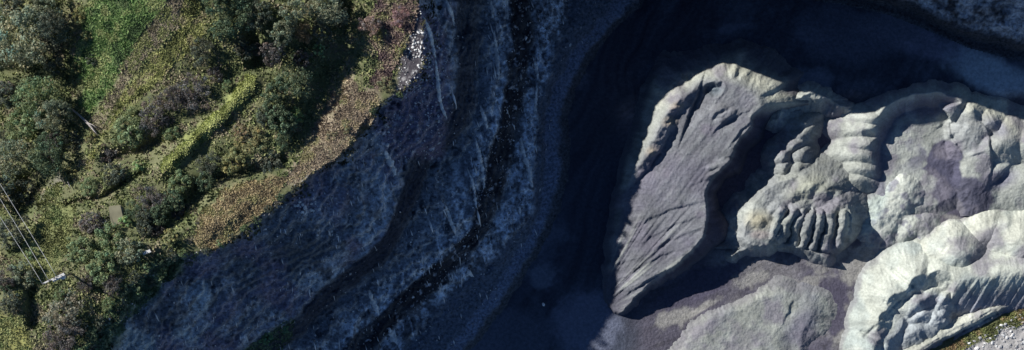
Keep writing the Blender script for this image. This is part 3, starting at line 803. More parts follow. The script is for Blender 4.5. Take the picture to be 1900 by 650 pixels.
heap('sand_heap', u, v, z, t, 'largest bright heap at the lower right with a lumpy shadowed hollow', .9, 1.02)

# F: low pale slab at the bottom
u, v = window(1200, 1560, 510, 740)
wob = fbm(u, v, 26, 4, 291) * 6
sd = poly_sdf(u + wob, v + wob, smooth_poly([(1206, 740), (1275, 640), (1318, 602), (1345, 588), (1392, 566), (1428, 548), (1446, 542), (1470, 556), (1502, 562), (1512, 580), (1492, 606), (1478, 640), (1490, 740)], 1))
z = 1.7 + .004 * (u - 1400) + fbm(u, v, 50, 3, 292) * .35 - np.maximum(-sd, 0) * .045
z = smin(z, 1.7 + .004 * (u - 1400) + fbm(u, v, 50, 3, 292) * .25, .3)
z = z - .6 * sst(v - (u - 1460) * .2, 600, 640) * sst(u, 1440, 1470) + fbm(u, v, 8, 3, 293) * .07
z = scarp(z, u + wob, v, [(1470, 552), (1466, 580), (1448, 606)], .35, 3, 20)
t = blank(u, (.40, .40, .35))
t = mixc(t, (.30, .30, .31), np.clip(fbm(u, v, 60, 4, 294) * 1.6, 0, .9))
t = mixc(t, (.22, .21, .25), np.clip(1.4 - ell(u, v, 1488, 606, 24, 44, -35), 0, .85))
heap('sand_heap', u, v, z, t, 'low flat slab of pale sand at the bottom edge beside the purple-grey track', .9, .85)

# H: long berm along the verge
u, v = window(1600, 1910, 530, 740, 1.4)
wob = fbm(u, v, 20, 4, 301) * 4
d, h, s = seg_dist(u + wob * .5, v + wob, [(1560, 740), (1640, 690), (1690, 655), (1742, 622), (1790, 602), (1836, 578), (1866, 560), (1880, 552)], [2.2, 2.2, 2.4, 2.5, 2.4, 2.2, 2.0, 1.4])
z = h - np.where(s < 0, d * .07, np.maximum(d - 9, 0) * .18)
z = z + aniso(u, v, 30, 40, 6, 3, 302) * .3 + fbm(u, v, 8, 3, 303) * .12
z = groove(z, u, v + wob * .4, [(1690, 668), (1760, 630), (1800, 608), (1850, 582)], .8, 3)
t = blank(u, (.44, .43, .36))
t = mixc(t, (.2, .2, .21), sst(s * d, 5, 14) * .7)
o = heap('earth_berm', u, v, z, t, 'long narrow sandy berm between the bright heap and the grassy verge')
o['category'] = 'berm'
# ------------------------------------------------------------------ grass (uncountable)
def grass(name, polys, n, hgt, cols, label, wid=.10, seed=1, inset=0, wl=18, avoid=()):
    rg = np.random.default_rng(seed)
    us, vs, cs = [], [], []
    area = []
    for p in polys:
        q = np.array(p, float); area.append(abs(np.sum(q[:, 0] * np.roll(q[:, 1], -1) - np.roll(q[:, 0], -1) * q[:, 1])) / 2)
    for p, a in zip(polys, area):
        q = np.array(p, float); k = int(n * a / sum(area))
        uu = rg.uniform(q[:, 0].min() - 8, q[:, 0].max() + 8, k * 4); vv = rg.uniform(q[:, 1].min() - 8, q[:, 1].max() + 8, k * 4)
        sdp = poly_sdf(uu, vv, q) + fbm(uu, vv, 26, 3, seed) * 10
        m = sdp > inset
        for ap in avoid:
            m &= poly_sdf(uu, vv, ap) < 2
        us.append(uu[m][:k]); vs.append(vv[m][:k])
    u = np.concatenate(us); v = np.concatenate(vs); k = len(u)
    dens = fbm(u, v, 22, 3, seed + 3)
    m = dens + rg.uniform(-.5, 1.0, k) > -.1
    u, v = u[m], v[m]; k = len(u)
    z = ground_z(u, v)
    x, y, z = P(u, v, z)
    base = np.stack([x, y, z - .03], -1)
    mixn = np.clip(fbm(u, v, wl, 4, seed + 5) * 1.4 + .5 + rg.normal(0, .18, k), 0, 1)
    cols = np.array(cols)
    pos = mixn * (len(cols) - 1); i0 = np.minimum(pos.astype(int), len(cols) - 2); f = (pos - i0)[:, None]
    col = cols[i0] * (1 - f) + cols[i0 + 1] * f
    col = col * rg.uniform(.75, 1.5, (k, 1)) * 1.12
    V = []; T = []
    B = 4
    hh = hgt * rg.uniform(.5, 1.3, k) * (1 + .5 * dens[m])
    for b in range(B):
        a = rg.uniform(0, 2 * np.pi, k); ln = rg.uniform(.4, 1.1, k)
        dirv = np.stack([np.cos(a), np.sin(a), np.zeros(k)], -1)
        prp = np.stack([-np.sin(a), np.cos(a), np.zeros(k)], -1)
        w = (wid * rg.uniform(.6, 1.4, k))[:, None]
        tip = base + dirv * (hh * ln)[:, None] + np.array([0, 0, 1.0]) * (hh * rg.uniform(.5, 1, k))[:, None]
        off = dirv * rg.uniform(-.1, .1, (k, 1))
        V += [base + off - prp * w, base + off + prp * w, tip]
        c = col * rg.uniform(.8, 1.2, (k, 1)); T += [c * .85, c * .85, c]
    V = np.stack(V, 1).reshape(-1, 3); T = np.stack(T, 1).reshape(-1, 3)
    F = np.arange(len(V)).reshape(-1, 3)
    return tag(mesh_obj(name, V, F, M_GRASS, None, np.clip(T, 0, 1)), label, 'grass', kind='stuff')

grass('meadow_weeds', [MEADOW], 12000, .3, [(.07, .11, .05), (.14, .23, .08), (.20, .29, .11), (.30, .33, .15)], 'bright green weeds on the clearing near the top left', .14, 11)
grass('dry_brush', [BROWN], 6000, .26, [(.14, .13, .08), (.27, .23, .17), (.33, .28, .21), (.27, .28, .13), (.22, .24, .10)], 'brown dry brush strip beside the green clearing', .10, 12)
grass('olive_grass', [OLIVE], 9000, .3, [(.11, .12, .05), (.24, .26, .10), (.36, .37, .14), (.28, .25, .15)], 'olive yellow grass between the brown strip and the dark bushes', .12, 13)
grass('bank_grass', [YELLOW], 9000, .3, [(.26, .29, .10), (.40, .43, .16), (.50, .53, .22)], 'narrow yellow-green grass bank running diagonally', .10, 14)
grass('golden_grass', [GOLD], 7500, .32, [(.20, .16, .10), (.34, .27, .16), (.44, .36, .21), (.30, .28, .14)], 'golden brown grass on the mound above the shaded slope', .11, 15)
grass('rim_grass', [RIMGRASS], 7500, .28, [(.19, .15, .11), (.33, .27, .20), (.41, .33, .22), (.28, .26, .14)], 'brown grass strip along the quarry rim', .10, 16)
grass('rim_scrub', [RIMRED], 4500, .5, [(.14, .10, .10), (.27, .20, .17), (.32, .27, .19), (.25, .25, .13)], 'reddish brown scrub on the rim at the top', .12, 17)
grass('corner_grass', [LOWYEL, SLOPEYEL, [(62, 395), (70, 372), (92, 345), (122, 330), (112, 365), (88, 388)]], 7500, .3, [(.13, .14, .06), (.24, .26, .11), (.32, .33, .15), (.17, .21, .09)], 'yellow-green grass by the pole and in the lower left corner', .12, 18)
HILL = [(-30, -30), (770, -30), (760, 110), (690, 190), (620, 280), (540, 330), (470, 400), (390, 455), (290, 470), (215, 545), (160, 645), (120, 690), (-30, 690)]
grass('undergrowth', [HILL], 24000, .4, [(.09, .11, .055), (.17, .20, .085), (.27, .28, .13), (.25, .22, .15)], 'low dark undergrowth between the trees on the hillside', .16, 19, avoid=(MEADOW, BROWN, OLIVE, YELLOW, GOLD, RIMGRASS, RIMRED, LOWYEL, SLOPEYEL, PATH, RROCK))
grass('slope_grass', [LOWPATH, [(440, 655), (500, 612), (545, 596), (540, 630), (500, 670)]], 3600, .3, [(.08, .12, .06), (.18, .24, .13), (.24, .30, .17)], 'dim green grass on the shaded slope below the bushes', .12, 20)
_v = np.arange(-10, 665, 12.0)
SCRUB = [(float(RIM(np.array(q))) - 4, q) for q in _v] + [(float(RIM(np.array(q))) + 26 + 16 * math.sin(q * .09) + 9 * math.sin(q * .23), q) for q in _v[::-1]]
grass('face_scrub', [SCRUB], 9000, .4, [(.06, .06, .04), (.13, .12, .07), (.20, .17, .11), (.10, .13, .06)], 'brown and olive scrub spilling over the rim onto the shaded rock', .13, 22, inset=3)
VG = [(1700, 680), (1745, 648), (1790, 622), (1840, 596), (1912, 556), (1912, 590), (1850, 620), (1800, 645), (1760, 670)]
grass('verge_grass', [VG], 4200, .35, [(.10, .11, .05), (.17, .20, .07), (.23, .22, .10), (.24, .17, .10)], 'patchy green grass along the foot of the berm, bottom right', .10, 21)

# ------------------------------------------------------------------ trees and bushes
def leaves(seed, n, leaf, clumps, flat, twig=0.0, dome=True):
    """a crown of unit radius: clumps of leaf-sized faces through a dome; z from 0 (underside) to flat (top)"""
    rg = np.random.default_rng(seed)
    # uneven outline: lobes
    ph = rg.uniform(0, 2 * np.pi, 5)
    def rad(a):
        return .80 + .10 * np.sin(2 * a + ph[0]) + .09 * np.sin(3 * a + ph[1]) + .07 * np.sin(5 * a + ph[2]) + .05 * np.sin(8 * a + ph[3])
    a = rg.uniform(0, 2 * np.pi, clumps); r = np.sqrt(rg.uniform(0, 1, clumps)) * rad(a)
    zc = flat * np.sqrt(np.clip(1 - (r / 1.02) ** 2, 0, 1)) * rg.uniform(.25, 1.0, clumps) ** .8
    cen = np.stack([r * np.cos(a), r * np.sin(a), zc], -1)
    csz = rg.uniform(.10, .22, clumps)
    cb = rg.uniform(.7, 1.25, clumps); ch = rg.normal(0, .1, clumps)
    k = rg.integers(0, clumps, n)
    g = rg.normal(0, 1, (n, 3)); g /= np.linalg.norm(g, axis=1, keepdims=True)
    p = cen[k] + g * (csz[k] * rg.uniform(.3, 1.0, n) ** .5)[:, None]
    p[:, 2] = np.maximum(p[:, 2], .02)
    nrm = g * .8 + np.array([0, 0, .35]) + rg.normal(0, .45, (n, 3)); nrm /= np.linalg.norm(nrm, axis=1, keepdims=True)
    ref = rg.normal(0, 1, (n, 3)); t1 = np.cross(nrm, ref); t1 /= np.linalg.norm(t1, axis=1, keepdims=True); t2 = np.cross(nrm, t1)
    s = leaf * rg.uniform(.6, 1.4, n)[:, None]; w = s * .62
    if twig > 0:
        tw = rg.uniform(0, 1, n) < twig
        s = np.where(tw[:, None], s * 2.6, s); w = np.where(tw[:, None], leaf * .16, w)
        od = cen[k] + g * .5 + rg.normal(0, .3, (n, 3)); od /= np.linalg.norm(od, axis=1, keepdims=True)
        t1 = np.where(tw[:, None], od, t1); t2 = np.where(tw[:, None], np.cross(od, nrm), t2)
    Vv = np.stack([p - t1 * s * .5, p + t2 * w * .5, p + t1 * s * .5, p - t2 * w * .5], 1).reshape(-1, 3)
    br = cb[k] * rg.uniform(.7, 1.3, n)
    hue = ch[k] + rg.normal(0, .07, n)
    T = np.stack([br * (1 + hue), br, br * (1 - .6 * hue)], -1)
    T = np.repeat(T, 4, axis=0)
    F = np.arange(len(Vv)).reshape(-1, 4)
    me_o = mesh_obj('crown', Vv, F, M_LEAF, None, np.clip(T, 0, 2))
    me = me_o.data
    COL.objects.unlink(me_o); bpy.data.objects.remove(me_o)
    return me

def tube(pts, rad, sides=6):
    V, F = [], []
    pts = [Vector(p) for p in pts]
    for i, p in enumerate(pts):
        d = (pts[min(i + 1, len(pts) - 1)] - pts[max(i - 1, 0)]).normalized()
        a = d.orthogonal().normalized(); b = d.cross(a)
        for j in range(sides):
            th = 2 * math.pi * j / sides
            V.append(tuple(p + a * math.cos(th) * rad[i] + b * math.sin(th) * rad[i]))
    for i in range(len(pts) - 1):
        for j in range(sides):
            k = (j + 1) % sides
            F.append((i * sides + j, i * sides + k, (i + 1) * sides + k, (i + 1) * sides + j))
    n = len(V)
    V.append(tuple(pts[0])); V.append(tuple(pts[-1]))
    for j in range(sides):
        k = (j + 1) % sides
        F.append((k, j, n, n)); F.append(((len(pts) - 1) * sides + j, (len(pts) - 1) * sides + k, n + 1, n + 1))
    return V, F

def tubes_mesh(name, lst, mat):
    V, F = [], []
    for pts, rad, *sd in lst:
        v_, f_ = tube(pts, rad, sd[0] if sd else 6)
        o = len(V); V += v_; F += [tuple(i + o for i in q) for q in f_]
    me = bpy.data.meshes.new(name)
    me.from_pydata(V, [], [tuple(dict.fromkeys(q)) for q in F])
    me.materials.append(mat)
    for p in me.polygons: p.use_smooth = True
    return me

def trunk_mesh(seed, spread=.55):
    """unit tree frame: height 1 (scaled with the tree), limbs reaching into the crown"""
    rg = random.Random(seed)
    lst = [([(0, 0, -.08), (.01, .0, .18), (.02, .02, .40), (.0, .03, .70)], [.050, .040, .030, .012])]
    for i in range(6):
        a = i * 1.05 + rg.uniform(-.3, .3); r = spread * rg.uniform(.6, 1.0); z0 = rg.uniform(.22, .45)
        lst.append(([(0, .01, z0), (.5 * r * math.cos(a), .5 * r * math.sin(a), z0 + .14), (r * math.cos(a), r * math.sin(a), z0 + rg.uniform(.2, .36))], [.022, .015, .005], 5))
    return tubes_mesh('trunk', lst, M_BARK)

BIG = [leaves(300 + i, 5200, .058, 95, .75) for i in range(4)]
MED = [leaves(320 + i, 2600, .085, 55, .75) for i in range(5)]
SML = [leaves(340 + i, 900, .14, 24, .8) for i in range(3)]
TWG = [leaves(360 + i, 3600, .075, 60, .75, .55) for i in range(4)]
TRK_M = [trunk_mesh(i) for i in range(3)]
_ti = [0]

def plant(kind, u, v, r_px, h, col, label, cat, group=None, name=None, squash=1.0, rz=None):
    """a tree or bush whose crown is seen at photo pixel (u, v) with radius r_px; h = height in metres"""
    i = _ti[0]; _ti[0] += 1
    rg = random.Random(i * 7 + 3)
    zg = gz1(u, v)
    ztop = zg + h * .4
    k = (D - ztop) / D
    r = r_px / PPM * k
    x, y, _ = P(u, v, ztop)
    # find the ground under that point
    zb = zg
    for _ in range(3):
        kk = (D - zb) / D / PPM
        zb = gz1(CU + x / kk, CV - y / kk)
    root = empty(name or ('tree' if cat == 'tree' else 'bush'), (x, y, zb), rg.uniform(0, 6.28) if rz is None else rz)
    h = h * ((.74 if u < 140 else .7) if cat == 'tree' else .58)
    lib = {'big': BIG, 'med': MED, 'sml': SML, 'twg': TWG}[kind]
    tr = bpy.data.objects.new('trunk' if cat == 'tree' else 'stem', TRK_M[i % 3]); COL.objects.link(tr); tr.parent = root
    tr.scale = (r, r, h)
    cr = bpy.data.objects.new('crown' if cat == 'tree' else 'foliage', lib[i % len(lib)]); COL.objects.link(cr); cr.parent = root
    low = .30 if cat == 'tree' else .02
    cr.location = (0, 0, h * low); cf = .98 if cat == 'tree' else .86
    cr.scale = (r * cf, r * cf * squash, h * (1 - low) / .78)
    cr.color = (*[c * f for c, f in zip(col, (2.5, 2.5, 2.75))], 1)
    tag(root, label, cat, group)
    return root

GREY, DARK, DGREEN, OLV, PURP, BRN, LIME, MIDG = (.115, .13, .08), (.055, .065, .045), (.055, .078, .042), (.135, .135, .055), (.076, .070, .060), (.15, .12, .07), (.13, .18, .07), (.10, .13, .06)
T_ = [
 ('big', 58, 66, 74, 9.5, GREY, 'large grey-green tree with a broad crown at the upper left'),
 ('big', -6, 92, 52, 8, GREY, 'grey-green tree cut by the left edge, beside the broadest crown'),
 ('big', 100, 48, 36, 8.5, DARK, 'dark tree pressed against the right of the broadest crown'),
 ('med', 28, 6, 34, 7, DARK, 'dark tree in the very top left corner'),
 ('med', 86, 6, 28, 6.5, GREY, 'small grey-green tree at the top edge above the broadest crown'),
 ('med', 100, 120, 26, 6, DARK, 'dark low tree below the broadest crown, beside the green clearing'),
 ('big', 72, 178, 50, 8.5, MIDG, 'mid-green tree left of the fallen trunk'),
 ('med', 16, 176, 36, 7.5, DARK, 'dark tree at the left edge under the broadest crown'),
 ('big', 100, 214, 40, 8, GREY, 'grey-green tree nearest to the fallen trunk'),
 ('med', 44, 232, 38, 7, MIDG, 'green tree second row above the wires'),
 ('big', 26, 292, 46, 8, GREY, 'grey-green tree at the left edge above the three wires'),
 ('big', 92, 288, 46, 8, DGREEN, 'deep green tree between the two pale logs and the bare path'),
 ('med', -6, 350, 40, 7, DARK, 'dark tree behind the upper ends of the wires'),
 ('med', 42, 356, 34, 6, DARK, 'dark tree left of the bare grey path'),
 ('med', 22, 430, 36, 6, DARK, 'dark tree under the middle of the wires'),
 ('big', 440, 24, 48, 9, DGREEN, 'deep green tree at the top right of the olive grass'),
 ('med', 400, -4, 34, 8, DGREEN, 'deep green tree cut by the top edge'),
 ('big', 604, 14, 42, 6.5, GREY, 'pale grey-green tree at the top edge nearest the reddish scrub'),
 ('med', 545, 22, 30, 9, GREY, 'tall grey tree at the upper end of the narrow tree row'),
 ('med', 524, 60, 30, 8.5, GREY, 'grey tree second in the narrow tree row'),
 ('med', 506, 98, 28, 7.5, PURP, 'purple-grey tree at the lower end of the narrow tree row'),
 ('med', 484, 30, 30, 8, DARK, 'dark tree left of the narrow tree row'),
 ('big', 546, 150, 40, 6.0, (.075, .095, .05), 'mid-green tree left of the shadowed hollow'),
 ('med', 512, 168, 28, 6, DGREEN, 'deep green tree beyond the tip of the yellow-green bank'),
 ('med', 596, 60, 24, 5, DARK, 'dark tree just below the pale tree on the top edge'),
 ('med', 630, 30, 22, 3.4, DARK, 'dark tree between the pale top tree and the reddish scrub'),
]
for (k, u0, v0, r, h, c, lab) in T_:
    plant(k, u0, v0, r, h, c, lab, 'tree', 'trees on the hillside')
B_ = [
 ('med', 147, 28, 22, 2.6, OLV, 'olive bush on the upper left edge of the green clearing'),
 ('sml', 160, 68, 17, 2.0, OLV, 'yellowish bush at the left side of the green clearing'),
 ('sml', 138, 128, 17, 2.0, OLV, 'yellowish bush at the lower left tip of the green clearing'),
 ('sml', 168, 112, 14, 1.8, DARK, 'small dark bush inside the green clearing'),
 ('twg', 374, 96, 36, 4.5, DARK, 'dark rounded bush at the lower right of the olive grass'),
 ('twg', 360, 172, 52, 4.5, PURP, 'broad leafless purple-grey bush above the yellow-green bank'),
 ('twg', 318, 182, 34, 4, PURP, 'purple-grey bush second along the dark hedge'),
 ('twg', 284, 216, 44, 4.2, PURP, 'purple-grey bush in the middle of the dark hedge'),
 ('med', 236, 240, 44, 4.0, MIDG, 'green bush at the lower end of the olive grass'),
 ('twg', 196, 292, 40, 3.8, PURP, 'dark twiggy bush right of the dead branch'),
 ('med', 398, 138, 20, 3.2, PURP, 'small purple-green bush left of the tip of the yellow-green bank'),
 ('med', 420, 160, 16, 2.6, MIDG, 'green bush along the upper side of the yellow-green bank'),
 ('med', 318, 248, 20, 2.8, MIDG, 'mid-green bush beside the lower part of the yellow-green bank'),
 ('sml', 256, 308, 18, 2.2, LIME, 'small light green bush at the end of the ditch'),
 ('med', 466, 262, 40, 2.2, (.13, .125, .055), 'olive gold bush right of the yellow-green bank'),
 ('med', 446, 246, 22, 3, BRN, 'brownish bush between the bank and the olive gold bush'),
 ('twg', 384, 304, 32, 3.4, DARK, 'dark twiggy bush below the yellow-green bank'),
 ('med', 430, 300, 34, 3.0, OLV, 'olive bush above the golden mound'),
 ('med', 520, 226, 38, 4.4, DGREEN, 'deep green bush above the brown rim grass'),
 ('med', 546, 214, 22, 4.0, LIME, 'light green bush at the shadow edge by the rim grass'),
 ('med', 500, 300, 34, 3, DARK, 'dark bush between the golden mound and the rim grass'),
 ('twg', 274, 368, 36, 3, PURP, 'reddish purple leafless bush right of the ditch'),
 ('med', 330, 340, 32, 3.2, MIDG, 'green bush below the foot of the yellow-green bank'),
 ('med', 380, 334, 28, 3.4, DGREEN, 'deep green bush at the upper left of the golden mound'),
 ('med', 318, 372, 30, 2.8, DGREEN, 'deep green bush left of the golden mound'),
 ('sml', 232, 410, 18, 2.2, LIME, 'light green bush at the lower right of the flat slab'),
 ('med', 172, 412, 36, 3.4, PURP, 'broad purple-green bush left of the flat slab'),
 ('med', 204, 442, 40, 3.6, MIDG, 'green bush below the flat slab'),
 ('med', 150, 462, 40, 3.2, MIDG, 'green bush right of the yellow grass by the pole'),
 ('med', 238, 466, 36, 3.6, GREY, 'grey-green bush next to the white panel'),
 ('med', 188, 496, 40, 3.6, MIDG, 'green bush right of the pole'),
 ('twg', 206, 530, 28, 3, PURP, 'purple-brown bush at the edge of the shaded slope'),
 ('sml', 318, 438, 22, 2.4, OLV, 'olive bush at the lower left of the golden mound'),
 ('med', 268, 425, 24, 2.8, DARK, 'dark bush between the slab and the white panel'),
 ('med', 290, 400, 28, 3, DGREEN, 'deep green bush right of the light green bush by the slab'),
 ('twg', 118, 582, 54, 4.2, (.13, .125, .085), 'large rounded twiggy bush below the pole'),
 ('twg', 112, 628, 48, 3.6, PURP, 'purple-grey twiggy bush at the bottom edge'),
 ('med', 40, 510, 36, 3.8, GREY, 'grey-green bush left of the pole'),
 ('twg', 8, 520, 30, 3.6, PURP, 'purple-grey bush at the left edge below the wires'),
 ('med', 18, 562, 28, 3, DARK, 'dark bush above the yellow grass in the lower left corner'),
 ('sml', 58, 470, 18, 2, MIDG, 'small green bush under the lower ends of the wires'),
 ('sml', 592, 90, 17, 4.5, (.12, .19, .09), 'small bright green bush in the dark hollow'),
 ('twg', 566, 62, 28, 5.5, BRN, 'brown leafless bush right of the narrow tree row'),
 ('med', 560, 112, 26, 4.5, PURP, 'purple-grey bush above the mid-green tree'),
 ('twg', 686, 46, 28, 3.6, (.19, .15, .12), 'reddish brown leafless bush on the rim'),
 ('sml', 702, 62, 18, 2.4, OLV, 'yellowish bush in the reddish scrub'),
 ('sml', 742, 92, 15, 1.8, OLV, 'yellowish bush beside the white stones'),
 ('med', 716, 158, 22, 1.8, (.12, .12, .06), 'low olive bush between the rim grass and the white stones'),
 ('twg', 742, 30, 26, 2.4, (.16, .11, .10), 'dark red leafless bush at the top of the rim'),
 ('sml', 642, 240, 14, .9, (.13, .12, .06), 'low olive clump in the brown rim grass'),
 ('sml', 612, 252, 15, .9, (.12, .11, .06), 'low dark clump in the middle of the rim grass'),
 ('med', 410, 60, 30, 6, DGREEN, 'deep green bush under the tree right of the olive grass'),
 ('med', 450, 90, 30, 3, DARK, 'dark bush in the shade above the tip of the bank'),
 ('med', 506, 200, 34, 4, DGREEN, 'deep green bush left of the light green one by the hollow'),
 ('med', 492, 216, 26, 3, DARK, 'dark bush on the right of the bank near its tip'),
 ('med', 136, 262, 26, 3.5, DARK, 'dark bush below the fallen trunk'),
 ('sml', 168, 258, 16, 1.6, OLV, 'small olive bush by the root of the fallen trunk'),
 ('med', 130, 322, 22, 2.4, OLV, 'olive bush at the upper end of the bare path'),
 ('med', 165, 345, 26, 2.4, MIDG, 'green bush above the ditch'),
 ('med', 210, 322, 30, 3, DARK, 'dark bush above the right end of the ditch'),
 ('sml', 492, 628, 18, 1.6, (.08, .15, .07), 'small green bush on the ledge at the bottom edge'),
 ('sml', 528, 610, 14, 1.3, (.06, .12, .06), 'smaller green bush at the top of the grassy ledge'),
]
for (k, u0, v0, r, h, c, lab) in B_:
    plant(k, u0, v0, r, h, c, lab, 'bush', 'bushes on the hillside')
# filler bushes: nothing tells them apart
rf = random.Random(5)
n_f = 0
while n_f < 24:
    u0 = rf.uniform(-10, 560); v0 = rf.uniform(-10, 560)
    pu = np.array([u0]); pv = np.array([v0])
    if RIM(pv)[0] - u0 < 45: continue
    if any(poly_sdf(pu, pv, p)[0] > -28 for p in (MEADOW, BROWN, OLIVE, YELLOW, GOLD, RIMGRASS, LOWYEL, SLOPEYEL, PATH)): continue
    if abs(u0 - 217) < 24 and abs(v0 - 402) < 24: continue
    left = u0 < 160 and v0 < 460
    plant('med' if rf.random() < .6 else 'twg', u0, v0, rf.uniform(16, 26), rf.uniform(1.6, 2.8), rf.choice((DARK, DGREEN, PURP, MIDG)),
          'small bush filling the gaps between larger bushes on the hillside', 'bush', 'small filler bushes on the hillside')
    n_f += 1

edge = [(168, 622, 20), (182, 598, 16), (200, 566, 18), (224, 538, 18), (248, 514, 15), (270, 496, 16), (296, 482, 14), (318, 474, 16), (338, 470, 13), (360, 470, 15), (384, 466, 14), (408, 452, 13), (520, 366, 12), (545, 352, 10), (300, 508, 14), (322, 500, 12),
        (280, 525, 13), (258, 545, 12), (350, 488, 10), (430, 440, 11), (452, 424, 10), (476, 410, 12), (498, 388, 12), (150, 648, 18), (692, 206, 9), (712, 190, 10), (742, 176, 9), (566, 344, 9)]
for i, (u0, v0, r) in enumerate(edge):
    plant('sml' if i % 2 else 'med', u0, v0, r, 1.6 + .5 * (i % 3), (DGREEN, DARK, MIDG)[i % 3], 'small dark bush straddling the edge between the lit hillside and the shaded slope', 'bush', 'small bushes along the quarry rim')

# ------------------------------------------------------------------ power pole and wires
px, py, pz = P(101, 516, gz1(101, 516) + 8.5)
pb = None
zb = gz1(101, 516)
for _ in range(4):
    kk = (D - zb) / D / PPM
    zb = gz1(CU + px / kk, CV - py / kk)
pole = tag(empty('utility_pole', (px, py, zb)), 'wooden utility pole with pale crossarm among bushes at the lower left', 'utility pole')
PH = pz - zb
def part(name, lst, mat, parent):
    o = bpy.data.objects.new(name, tubes_mesh(name, lst, mat)); COL.objects.link(o); o.parent = parent; return o
part('post', [([(0, 0, -.5), (0, 0, PH * .5), (0, 0, PH + .3)], [.17, .14, .11], 10)], M_POLE, pole)
def bar(name, a, b, w, h, mat, parent):
    a, b = Vector(a), Vector(b); d = (b - a).normalized(); s = d.cross(Vector((0, 0, 1))).normalized() * w / 2; up = Vector((0, 0, h / 2))
    V = [p + i * s + j * up for p in (a, b) for i, j in ((-1, -1), (1, -1), (1, 1), (-1, 1))]
    F = [(0, 1, 2, 3), (7, 6, 5, 4), (0, 4, 5, 1), (1, 5, 6, 2), (2, 6, 7, 3), (3, 7, 4, 0)]
    me = bpy.data.meshes.new(name); me.from_pydata([tuple(p) for p in V], [], F); me.materials.append(mat)
    o = bpy.data.objects.new(name, me); COL.objects.link(o); o.parent = parent; return o
AX = Vector((1.75, .85, 0)).normalized()
ca = bar('crossarm', AX * -2.1 + Vector((0, 0, PH - .15)), AX * 1.6 + Vector((0, 0, PH - .15)), .22, .16, M_PALE, pole)
bar('crossarm', AX * -.6 + Vector((.1, -.2, PH - .55)), AX * 1.5 + Vector((.1, -.2, PH - .55)), .5, .14, M_PALE, pole)
bar('brace', AX * -1.0 + Vector((0, 0, PH - .2)), Vector((0, 0, PH - 1.1)), .08, .05, M_PALE, pole)
bar('brace', AX * 1.0 + Vector((0, 0, PH - .2)), Vector((0, 0, PH - 1.1)), .08, .05, M_PALE, pole)
ins = []
for t_ in (-2.0, -.9, .45):
    p = AX * t_ + Vector((0, 0, PH - .07))
    part('insulator', [([p, p + Vector((0, 0, .08)), p + Vector((0, 0, .16)), p + Vector((0, 0, .26))], [.05, .11, .07, .09], 8)], M_CERAMIC, ca)
    ins.append(p + Vector((px, py, zb + .26)))
part('transformer', [([AX * .9 + Vector((.25, -.35, PH - 1.3)), AX * .9 + Vector((.25, -.35, PH - .5))], [.34, .34], 14)], M_PALE, pole)
for i, (q, (eu, ev), nm) in enumerate(zip(ins, ((-60, 322), (-60, 282), (-60, 256)), ('lowest', 'middle', 'highest'))):
    ex, ey, ez = P(eu, ev, pz + 1.5)
    a = Vector(q); b = Vector((ex, ey, ez)); b = a + (b - a) * 1.6
    pts = []
    for j in range(25):
        t_ = j / 24; p = a.lerp(b, t_); p.z -= 1.2 * 4 * t_ * (1 - t_); pts.append(p - a)
    w = tag(empty('power_wire', a), nm + ' of the three pale power wires running from the pole to the left edge', 'wire', 'power wires')
    me = tubes_mesh('power_wire', [(pts, [.03] * 25, 6)], M_WIRE)
    bpy.data.objects.remove(w)
    w = bpy.data.objects.new('power_wire', me); COL.objects.link(w); w.location = a
    tag(w, nm + ' of the three pale power wires running from the pole to the left edge', 'wire', 'power wires')

# ------------------------------------------------------------------ logs, slab, panel
def log(pts, rad, label, lift=.5, branches=()):
    g = [P(a, b, gz1(a, b) + lift) for a, b in pts]
    o0 = Vector(g[0]); pts3 = [Vector(p) - o0 for p in g]
    root = empty('fallen_trunk', o0)
    part('bole', [(pts3, rad, 8)], M_DEAD, root)
    for bp, br in branches:
        q = [Vector(P(a, b, gz1(a, b) + lift + .3)) - o0 for a, b in bp]
        part('branch', [(q, br, 6)], M_DEAD, root)
    return tag(root, label, 'log')
log([(132, 202), (148, 215), (162, 228), (178, 246)], [.16, .2, .22, .16], 'pale fallen trunk between the dark trees and the brown strip', .7, [([(162, 228), (172, 232), (180, 238)], [.1, .07, .03]), ([(170, 238), (182, 252)], [.09, .03])])
log([(98, 264), (106, 271), (114, 278)], [.1, .12, .06], 'short thin grey dead trunk among the left-hand trees', 3.5)
log([(116, 312), (122, 326), (126, 338), (131, 350)], [.07, .09, .1, .06], 'dark dead branch across the top of the bare path', .6, [([(122, 324), (112, 320), (104, 322)], [.06, .04, .02]), ([(124, 330), (136, 326)], [.05, .02])])
sx, sy, sz = P(217, 400, gz1(217, 400) + .45)
def chunk(name, loc, size, mat, label, cat, rz=0, tilt=(0, 0), seed=1, bev=.06):
    import bmesh
    bm = bmesh.new(); bmesh.ops.create_cube(bm, size=1)
    bmesh.ops.scale(bm, vec=size, verts=bm.verts)
    rg = random.Random(seed)
    for w in bm.verts:
        w.co += Vector((rg.uniform(-.12, .12) * size[0], rg.uniform(-.12, .12) * size[1], 0))
    bmesh.ops.bevel(bm, geom=bm.edges[:], offset=min(size) * bev * 3, segments=2, affect='EDGES')
    me = bpy.data.meshes.new(name); bm.to_mesh(me); bm.free(); me.materials.append(mat)
    o = bpy.data.objects.new(name, me); COL.objects.link(o); o.location = loc; o.rotation_euler = (tilt[0], tilt[1], rz)
    return tag(o, label, cat)
chunk('concrete_slab', (sx, sy, sz), (2.3, 3.0, .9), M_SLAB, 'flat mossy grey-olive slab among the bushes', 'slab', .15, (0, -.08))
wx, wy, wz = P(272, 468, gz1(272, 468) + 1.1)
chunk('white_panel', (wx, wy, wz), (1.25, .5, .08), M_PALE, 'small white panel lying by the bushes above the shaded slope', 'panel', .35, (.1, -.15), 3)

